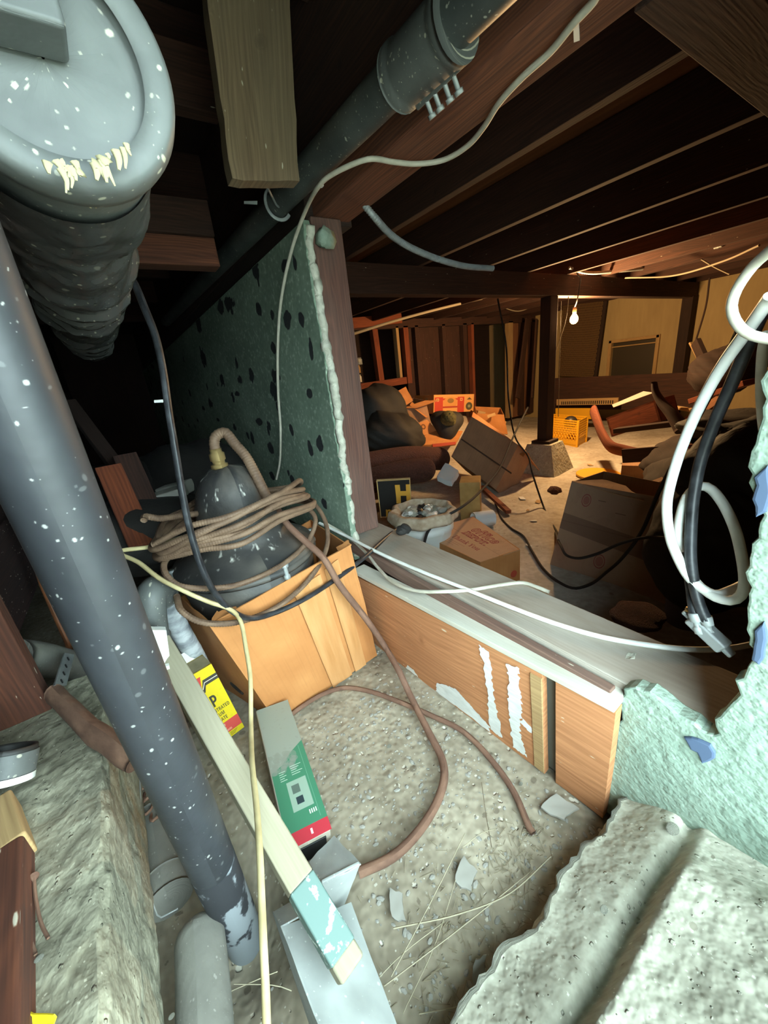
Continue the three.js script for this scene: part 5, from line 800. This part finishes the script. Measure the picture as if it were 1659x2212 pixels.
// mesh screen by the bulb and leaning boards beyond the post
{ const t = thing('mesh_screen', 'dark panel of wire mesh leaning on the far wall beside the bulb', 'screen'), q = [[6.9,0.692,-4.313], [6.9,0.623,-3.648], [6.9,1.779,-3.573], [6.9,1.845,-4.289]].map(vec), at = (u, v) => q[0].clone().lerp(q[1], u).lerp(q[3].clone().lerp(q[2], u), v), w = [];
  part('panel', slabGeo([at(0, 0), at(1, 0), at(1, 1), at(0, 1)].map((p) => p.add(V(0.03, 0, 0))), 0.01), M.joist, t); part('edge_lath', barGeo(at(1.02, 0), at(1.02, 1), 0.03, 0.05, { up: [1, 0, 0] }), M.darkwood, t);
  for (let i = -16; i < 30; i++) for (const s of [1, -1]) { const u0 = i / 30, f = (v) => (s > 0 ? u0 + v * 0.55 : 1 - u0 - v * 0.55); let v0 = 0, v1 = 1; if (u0 < 0) v0 = -u0 / 0.55; if (u0 + 0.55 > 1) v1 = (1 - u0) / 0.55; if (v1 > v0 + 0.02) w.push(barGeo(at(f(v0), v0), at(f(v1), v1), 0.004, 0.004, { r: 0.001, up: [1, 0, 0] })); }
  const m = part('wire_mesh', mergeGeometries(w), plain(0x7a6038, 0.6), t); m.userData.kind = 'stuff'; }
for (const [a, b, w, l] of [[[6.11,0.4,-4.6], [6.511,1.702,-4.7], .16, 'brown board leaning on the back wall left of the dark post'], [[6.405,0.362,-4.5], [6.636,1.683,-4.6], .14, 'paler board leaning just left of the dark post']]) plank('leaning_board', a, b, w, .03, M.joistB, l);
// cables overhead and down in the lit room
const FL = (x) => x;
for (const [pts, r, m, n, l] of [
  [[[2.16,1.487,-3.581], [2.752,1.603,-3.651], [3.534,1.735,-3.761], [4.315,1.852,-3.802]], .014, M.dullWire, 'conduit', 'pale conduit running slantwise under the back girder'],
  [[[3.883,1.827,-2.36], [4.018,1.779,-2.3], [4.616,1.807,-2.3], [5.293,1.854,-2.2], [5.232,1.857,-1.847], [5.104,1.864,-1.59]], .014, M.galv, 'conduit', 'shiny ribbed conduit along the top of the back girder right of the bulb'],
  [[[4.658,1.732,-2.224], [4.818,1.671,-1.87], [4.556,1.66,-1.402], [4.224,1.669,-1.092]], .008, M.dullWire, 'wire', 'thin pale wire looping under the lit floor boards at the right'],
  [[[4.694,1.735,-1.6], [4.731,1.662,-1.518], [4.775,1.575,-1.404]], .006, M.dullWire, 'wire', 'short pale wire crossing the looping wire at the upper right'],
  [[[2.988,1.587,-2.459], [3.053,1.212,-2.425], [2.976,0.74,-2.335], [2.898,0.42,-2.198], [2.854,0.282,-2.035], [2.767,0.168,-1.93], [2.718,-0.085,-1.784], [2.324,-0.085,-1.411], [2.113,-0.085,-1.212]], .0075, M.dullCable, 'cable', 'long dark cable hanging from the girder in front of the tipped box'],
  [[[3.31,0.633,-2.374], [2.807,0.447,-2.158], [2.395,0.297,-1.964], [1.984,0.253,-1.785], [1.542,0.285,-1.576], [1.409,0.248,-1.606], [1.313,0.211,-1.596], [1.244,0.168,-1.557]], .008, M.dullCable, 'cable', 'dark cable crossing the tipped box down to the shipping box'],
  [[[2.54,-0.085,-2.136], [2.288,-0.085,-1.857], [2.186,-0.085,-1.691], [2.136,-0.085,-1.557], [1.969,-0.085,-1.361], [1.822,-0.085,-1.18], [1.757,-0.085,-1.051], [1.752,-0.085,-0.955], [1.823,-0.07,-0.907], [1.806,0.041,-0.825], [1.815,0.125,-0.771], [1.811,0.295,-0.695], [1.791,0.487,-0.645], [1.742,0.626,-0.593], [1.594,0.793,-0.503], [1.432,0.939,-0.417], [1.252,1.04,-0.345], [1.112,1.1,-0.294]], .008, M.dullCable, 'cable', 'long black cable crossing the dusty floor and rising behind the white cable'],
  [[[2.323,-0.085,-1.425], [1.827,0.095,-1.084], [1.747,0.096,-1.001], [1.731,0.111,-0.93], [1.74,0.162,-0.845], [1.76,0.238,-0.755], [1.763,0.293,-0.665], [1.702,0.341,-0.575], [1.579,0.397,-0.503]], .007, M.dullCable, 'cable', 'thin black cable lying across the front of the large box'],
  [[[3.74,1.57,-2.269], [3.747,1.38,-2.29], [3.797,1.106,-2.414], [3.802,0.708,-2.56]], .004, M.dullWire, 'string', 'thin pale string slanting down beside the bulb'],
  [[[3.711,1.542,-2.323], [3.733,1.101,-2.329], [3.745,0.48,-2.323]], .003, M.dullWire, 'string', 'thin string hanging straight down the right side of the dark post'],
  [[[5.968,1.698,-1.928], [5.989,1.416,-1.929], [5.887,1.027,-1.945]], .01, M.darkwood, 'cable', 'dark cable hanging on the pale far wall right of the corner post'],
  [[[5.522,1.879,-4.5], [5.719,1.775,-4.3], [5.819,1.83,-4]], .008, M.dullWire, 'wire', 'pale sagging wire left of the dark post below the girder'],
]) solo(n === 'string' ? 'string' : n === 'wire' ? 'wire' : n, tubeGeo(pts, r, { sides: 8, step: 0.02, ...(n === 'conduit' && l.includes('ribbed') ? { rib: 0.14, ribLen: 0.03, sides: 10 } : {}) }), m, l, n);
// coax bundle hanging behind the broken edge
solo('white_coax', tubeGeo([[0.759,1.138,-0.174], [0.795,1.097,-0.202], [0.817,1.051,-0.229], [0.827,0.998,-0.25], [0.832,0.931,-0.268], [0.825,0.867,-0.276], [0.816,0.806,-0.276], [0.817,0.741,-0.263], [0.816,0.701,-0.244], [0.817,0.67,-0.224], [0.815,0.656,-0.203], [0.817,0.649,-0.181], [0.844,0.652,-0.166], [0.875,0.662,-0.152], [0.904,0.673,-0.144]], .0088, { sides: 14, step: 0.01 }), M.whiteCable, 'white coaxial cable sweeping down in front of the rubbish at the right', 'cable');
solo('white_coax', tubeGeo([[0.842,0.708,-0.245], [0.843,0.732,-0.257], [0.853,0.776,-0.263], [0.864,0.816,-0.259], [0.868,0.835,-0.244], [0.866,0.833,-0.229], [0.86,0.813,-0.207], [0.851,0.771,-0.18], [0.836,0.725,-0.159], [0.821,0.689,-0.146], [0.816,0.666,-0.145], [0.812,0.651,-0.154], [0.811,0.647,-0.174], [0.815,0.652,-0.195], [0.821,0.663,-0.215], [0.832,0.681,-0.232]], .0085, { sides: 14, step: 0.01 }), M.whiteCable, 'white coaxial cable coiled in a loop behind the splitter', 'cable');
solo('upper_cable', tubeGeo([[0.696,1.193,-0.16], [0.714,1.186,-0.175], [0.731,1.174,-0.193], [0.74,1.151,-0.207], [0.741,1.131,-0.209], [0.743,1.109,-0.2], [0.747,1.094,-0.186], [0.752,1.085,-0.166], [0.765,1.081,-0.15]], .0066, { sides: 14, step: 0.01 }), M.romex, 'off-white cable bending round at the upper right edge', 'cable');
solo('upper_cable', tubeGeo([[0.78,1.092,-0.176], [0.799,1.068,-0.18], [0.835,1.005,-0.18], [0.849,0.946,-0.17], [0.861,0.891,-0.157]], .0066, { sides: 14, step: 0.01 }), M.romex, 'off-white cable hanging straight down at the right edge', 'cable');
{
  const t = thing('coax_splitter', 'metal cable splitter with two black cables screwed into it above the sill', 'splitter'), o = vec([0.815,0.567,-0.179]);
  const X = vec([0.811,0.555,-0.156]).sub(vec([0.819,0.583,-0.206])).normalize(), Mx = (g) => frameGeo(g, o, o.clone().add(X), o.clone().add(V(0.05, 1, 0)));
  part('body', Mx(boxGeo(0.07, 0.024, 0.03, 0.005)), M.galv, t); part('tab', Mx(boxGeo(0.1, 0.008, 0.02, 0.003)), M.galv, t);
  for (const [p, q] of [[[0.805,0.565,-0.188], [0.808,0.593,-0.2]], [[0.808,0.563,-0.173], [0.812,0.592,-0.183]]]) part('connector', latheGeo([[0.001, 0], [0.0085, 0], [0.0085, 0.012], [0.006, 0.014], [0.006, 0.022], [0.0105, 0.024], [0.0105, 0.04], [0.001, 0.04]], p, vec(q).sub(vec(p)), { seg: 8 }), M.galv, t, 'threaded connector');
  part('ground_screw', Mx(latheGeo([[0.001, 0], [0.007, 0], [0.007, 0.006], [0.001, 0.006]], [-0.045, 0.006, 0], [-0.3, 1, 0], { seg: 10 })), M.brass, t);
}
solo('black_coax', tubeGeo([[0.779,1.139,-0.178], [0.807,1.111,-0.194], [0.834,1.065,-0.209], [0.847,1.015,-0.222], [0.855,0.949,-0.238], [0.858,0.881,-0.248], [0.854,0.845,-0.248], [0.847,0.803,-0.245], [0.835,0.752,-0.237], [0.821,0.703,-0.226], [0.816,0.651,-0.211], [0.812,0.616,-0.196], [0.812,0.592,-0.183]], .0098, { sides: 14, step: 0.01 }), M.blackCable, 'thick shiny black coaxial cable running down to the splitter', 'cable');
solo('black_coax', tubeGeo([[0.898,0.704,-0.278], [0.875,0.691,-0.259], [0.852,0.666,-0.238], [0.83,0.639,-0.222], [0.813,0.604,-0.207], [0.808,0.593,-0.2]], .0075, { sides: 12, step: 0.01 }), M.blackCable, 'second black coaxial cable joining the splitter from the left', 'cable');
solo('white_coax', tubeGeo([[0.67,0.462,-1.62], [0.714,0.43,-1.446], [0.727,0.42,-1.305], [0.743,0.412,-1.159], [0.76,0.409,-1.007], [0.787,0.408,-0.801], [0.809,0.407,-0.633], [0.833,0.406,-0.499], [0.866,0.406,-0.391], [0.914,0.406,-0.305], [0.971,0.406,-0.23], [1.031,0.408,-0.179], [1.083,0.41,-0.149]], .0068, { sides: 12, step: 0.012 }), M.whiteCable, 'long white cable lying along the grey sill plank', 'cable');
solo('white_coax', tubeGeo([[0.694,0.459,-1.62], [0.738,0.41,-1.486], [0.727,0.385,-1.305], [0.7,0.375,-1.182], [0.681,0.37,-1.051], [0.695,0.38,-0.933], [0.738,0.4,-0.837], [0.8,0.408,-0.772], [0.884,0.407,-0.729], [0.946,0.407,-0.686], [0.956,0.406,-0.641], [0.965,0.4,-0.604]], .0062, { sides: 12, step: 0.012 }), M.romex, 'shorter white cable dipping off the painted board cap and across the sill', 'cable');
sack('clod', 'dark knotted lump at the end of the black cable on the sill', 'lump', [0.931,0.43,-1.303], [.035, .025, .03], M.bagcloth, 3, 0);

// dim junk behind the tank
for (const [a, b, h, d, m, l] of [
  [[-0.064,0.865,-1.9], [-0.035,0.6,-1.6], .03, .09, M.redwood, 'dim brown board leaning behind the coil, nearest the black pipe'],
  [[0.003,0.888,-2], [0.025,0.587,-1.7], .03, .09, M.joist, 'dim brown board leaning right behind the coil end'],
  [[-0.152,1.133,-2.6], [0.02,0.661,-1.9], .04, .06, M.darkwood, 'long dim dark pole slanting in the darkness behind the tank'],
  [[0.028,0.69,-1.9], [0.175,0.713,-1.85], .05, .1, M.dustGrey, 'grey block lying in the dark left of the dome'],
  [[0.099,0.675,-2.1], [0.214,0.698,-2], .06, .08, M.dustGrey, 'second grey block behind the first in the dark'],
]) plank('dark_board', a, b, h, d, m, l);
for (const [c, r, l] of [[[0.008,0.57,-1.85], [.3, .16, .25], 'dark heap of rubbish behind the coil of cable'], [[-0.088,0.589,-2.6], [.42, .22, .5], 'dark heap of rubbish deep in the left crawl space'], [[0.284,0.564,-2.5], [.35, .3, .5], 'dark heap against the foot of the green wall']]) sack('rubbish_heap', l, 'rubbish', c, r, M.bagcloth, 3 + Math.round(r[0] * 10), 0);
solo('white_tag', slabGeo([[0.137,1.09,-1.6], [0.17,1.087,-1.6], [0.172,1.097,-1.6], [0.139,1.099,-1.6]], 0.003), M.whitePlastic, 'small white strip behind the black cable in the dark', 'tag');

// ---------------------------------------------------------------- litter in the pit
{
  const r = rng(99), gs = []; // short chaff, too much to count
  const heaps = [[[0.483,0,-0.365], .05, 130], [[0.307,0,-0.358], .06, 110], [[0.21,0,-0.325], .05, 70], [[0.566,0,-0.374], .025, 40], [[0.275,0,-0.473], .14, 70]];
  for (const [c, sp, n] of heaps) for (let i = 0; i < n; i++) {
    const g1 = Math.sqrt(-2 * Math.log(1 - r() * 0.999)) * sp, a = r() * 6.28, x = c[0] + g1 * Math.cos(a), z = Math.min(c[2] + g1 * Math.sin(a), -0.285), L = 0.006 + 0.03 * r() ** 2, th = r() * 6.28, y = floorH(x, z) + 0.002 + r() * 0.006;
    gs.push(barGeo([x, y, z], [x + Math.cos(th) * L, y + (r() - 0.4) * 0.012, z + Math.sin(th) * L], 0.0009, 0.0012, { r: 0.0003 }));
  }
  const m = solo('chaff', mergeGeometries(gs), M.twigPale, 'dry chaff and broken grass scattered on the dirt by the concrete ledge', 'chaff'); m.userData.kind = 'stuff';
  const st = []; for (let i = 0; i < 1400; i++) { const x = r() < 0.75 ? mix(0.15, 0.7, r()) : mix(-0.15, 1.6, r()), z = r() < 0.75 ? mix(-1.05, -0.28, r()) : mix(-1.5, -0.3, r()); if (x > 0.68 && x < 1) continue; const g = new THREE.IcosahedronGeometry(0.0016 + 0.005 * r() ** 4, 0); g.scale(1, 0.6, 1 + r()).rotateY(r() * 6).translate(x, floorH(x, z) + 0.001, z); st.push(g); }
  const s = solo('grit', mergeGeometries(st), M.dustGrey, 'fine grit and pebbles strewn over the dirt', 'grit'); s.userData.kind = 'stuff';
}
for (const [pts, w, l] of [
  [[[0.136,0.02,-0.379], [0.265,0.03,-0.411], [0.418,0.03,-0.457]], 0.00096, 'straw standing highest at the left of the litter'],
  [[[0.12,0.01,-0.381], [0.293,0.03,-0.343], [0.485,0.02,-0.317]], 0.00120, 'straw slanting across the middle of the litter'],
  [[[0.18,0.02,-0.431], [0.298,0.03,-0.362], [0.408,0.03,-0.319], [0.53,0.04,-0.301]], 0.00156, 'long pale stalk curving towards the concrete ledge'],
  [[[0.128,0.01,-0.333], [0.232,0.02,-0.361], [0.339,0.02,-0.41]], 0.00084, 'thin straw at the lower left of the litter'],
  [[[0.547,0.02,-0.52], [0.498,0.01,-0.462], [0.456,0.004,-0.408]], 0.00096, 'dark straight twig pointing at the rusty ground cable'],
  [[[0.098,0.02,-0.393], [0.173,0.02,-0.39], [0.273,0.01,-0.378]], 0.00084, 'short straw beside the sheet metal duct'],
  [[[0.151,0.01,-0.315], [0.226,0.02,-0.268], [0.25,0.03,-0.256]], 0.00108, 'stalk lying near the bottom edge of the litter'],
  [[[0.397,0.02,-0.444], [0.455,0.015,-0.439], [0.491,0.01,-0.426]], 0.00084, 'short straw just left of the end of the ground cable'],
  [[[-0.117,0.05,-0.536], [-0.068,0.07,-0.509], [-0.037,0.07,-0.497]], 0.00096, 'straw under the cream cord beside the black pipe'],
  [[[-0.11,0.06,-0.537], [-0.043,0.07,-0.479], [-0.025,0.06,-0.462]], 0.00096, 'straw crossing another under the cream cord'],
]) solo('straw', tubeGeo(pts, w, { sides: 5, step: 0.02 }), /twig/.test(l) ? M.twig : M.straw, l, 'straw');
for (const [q, l] of [[[[0.614,0.012,-0.388], [0.634,0.012,-0.337], [0.688,0.014,-0.326], [0.676,0.012,-0.382]], 'flat grey slate piece by the end of the wooden board'], [[[0.335,0.01,-0.414], [0.352,0.01,-0.38], [0.39,0.014,-0.395], [0.387,0.01,-0.435]], 'curled grey flake among the straw'], [[[0.254,0.01,-0.283], [0.264,0.01,-0.264], [0.296,0.03,-0.287], [0.275,0.03,-0.295]], 'upright grey leaf near the ledge'], [[[0.187,0.01,-0.45], [0.207,0.012,-0.428], [0.23,0.014,-0.468], [0.214,0.01,-0.493]], 'dark grey flake beside the duct']]) solo('slate_flake', slabGeo(q, 0.005, { nu: 4, nv: 4, warp: 0.004, ragged: 0.006 }), M.dustGrey, l, 'flake');
for (const [p, s, l] of [[[0.694,0.17,-0.143], 0.0110, 'pebble set into the ledge below the broken stucco'], [[0.471,0.16,-0.164], 0.0060, 'flat white pebble on the concrete ledge'], [[0.636,0,-0.46], 0.0050, 'white pebble left of the slate piece'], [[0.426,-0.01,-0.795], 0.0060, 'small white chip on the dirt in the middle of the pit'], [[0.38,0,-0.53], 0.0028, 'tiny white pebble right of the rusty cable'], [[-0.26,0.47,-0.499], 0.0039, 'white pebble on the left kerb'], [[-0.201,0.12,-0.534], 0.0039, 'white pebble between the kerb and the clay pipe']])
  solo('pebble', new THREE.IcosahedronGeometry(s, 2).scale(1.3, 0.5, 1).translate(...p), M.mortar, l, 'pebble');

{ // hanging bulb
  const t = thing('light_bulb', 'bare glowing bulb hanging from a clamp under the back girder', 'light bulb'), c = [4.123,1.402,-2.43];
  const bm = new THREE.MeshStandardMaterial({ color: 0xfff0d8, emissive: new THREE.Color().setRGB(1, 0.7, 0.3), emissiveIntensity: 3.2 });
  part('bulb', latheGeo([[0.001, -0.052], [0.02, -0.048], [0.036, -0.03], [0.04, -0.008], [0.036, 0.014], [0.022, 0.036], [0.014, 0.05]], c, [0.05, 1, 0], { seg: 24 }), bm, t, 'glowing yellow glass');
  part('socket', latheGeo([[0.014, 0.048], [0.018, 0.05], [0.02, 0.06], [0.019, 0.1], [0.008, 0.11], [0.001, 0.11]], c, [0.05, 1, 0], { seg: 16 }), plain(0x6a4a30, 0.6), t);
  part('hanging_wire', tubeGeo([[c[0], c[1] + 0.1, c[2]], [c[0] - 0.05, c[1] + 0.15, c[2] + 0.05], [c[0] - 0.06, 1.64, -2.36], [c[0] - 0.03, 1.75, -2.37], [c[0] - 0.04, 1.8, -2.4], [c[0] - 0.04, 2.0, -2.4]], 0.006, { sides: 7 }), M.blackCable, t);
  const L = new THREE.PointLight(new THREE.Color().setRGB(1, 0.6, 0.26), 5, 0, 2); L.position.set(c[0], c[1], c[2]); L.castShadow = true; L.shadow.radius = 2.5; t.add(L);
}

// ---------------------------------------------------------------- finish
for (const o of scene.children) if ((o.isMesh || o.isGroup) && !o.userData.placed) rebase(o);
renderer.render(scene, camera);
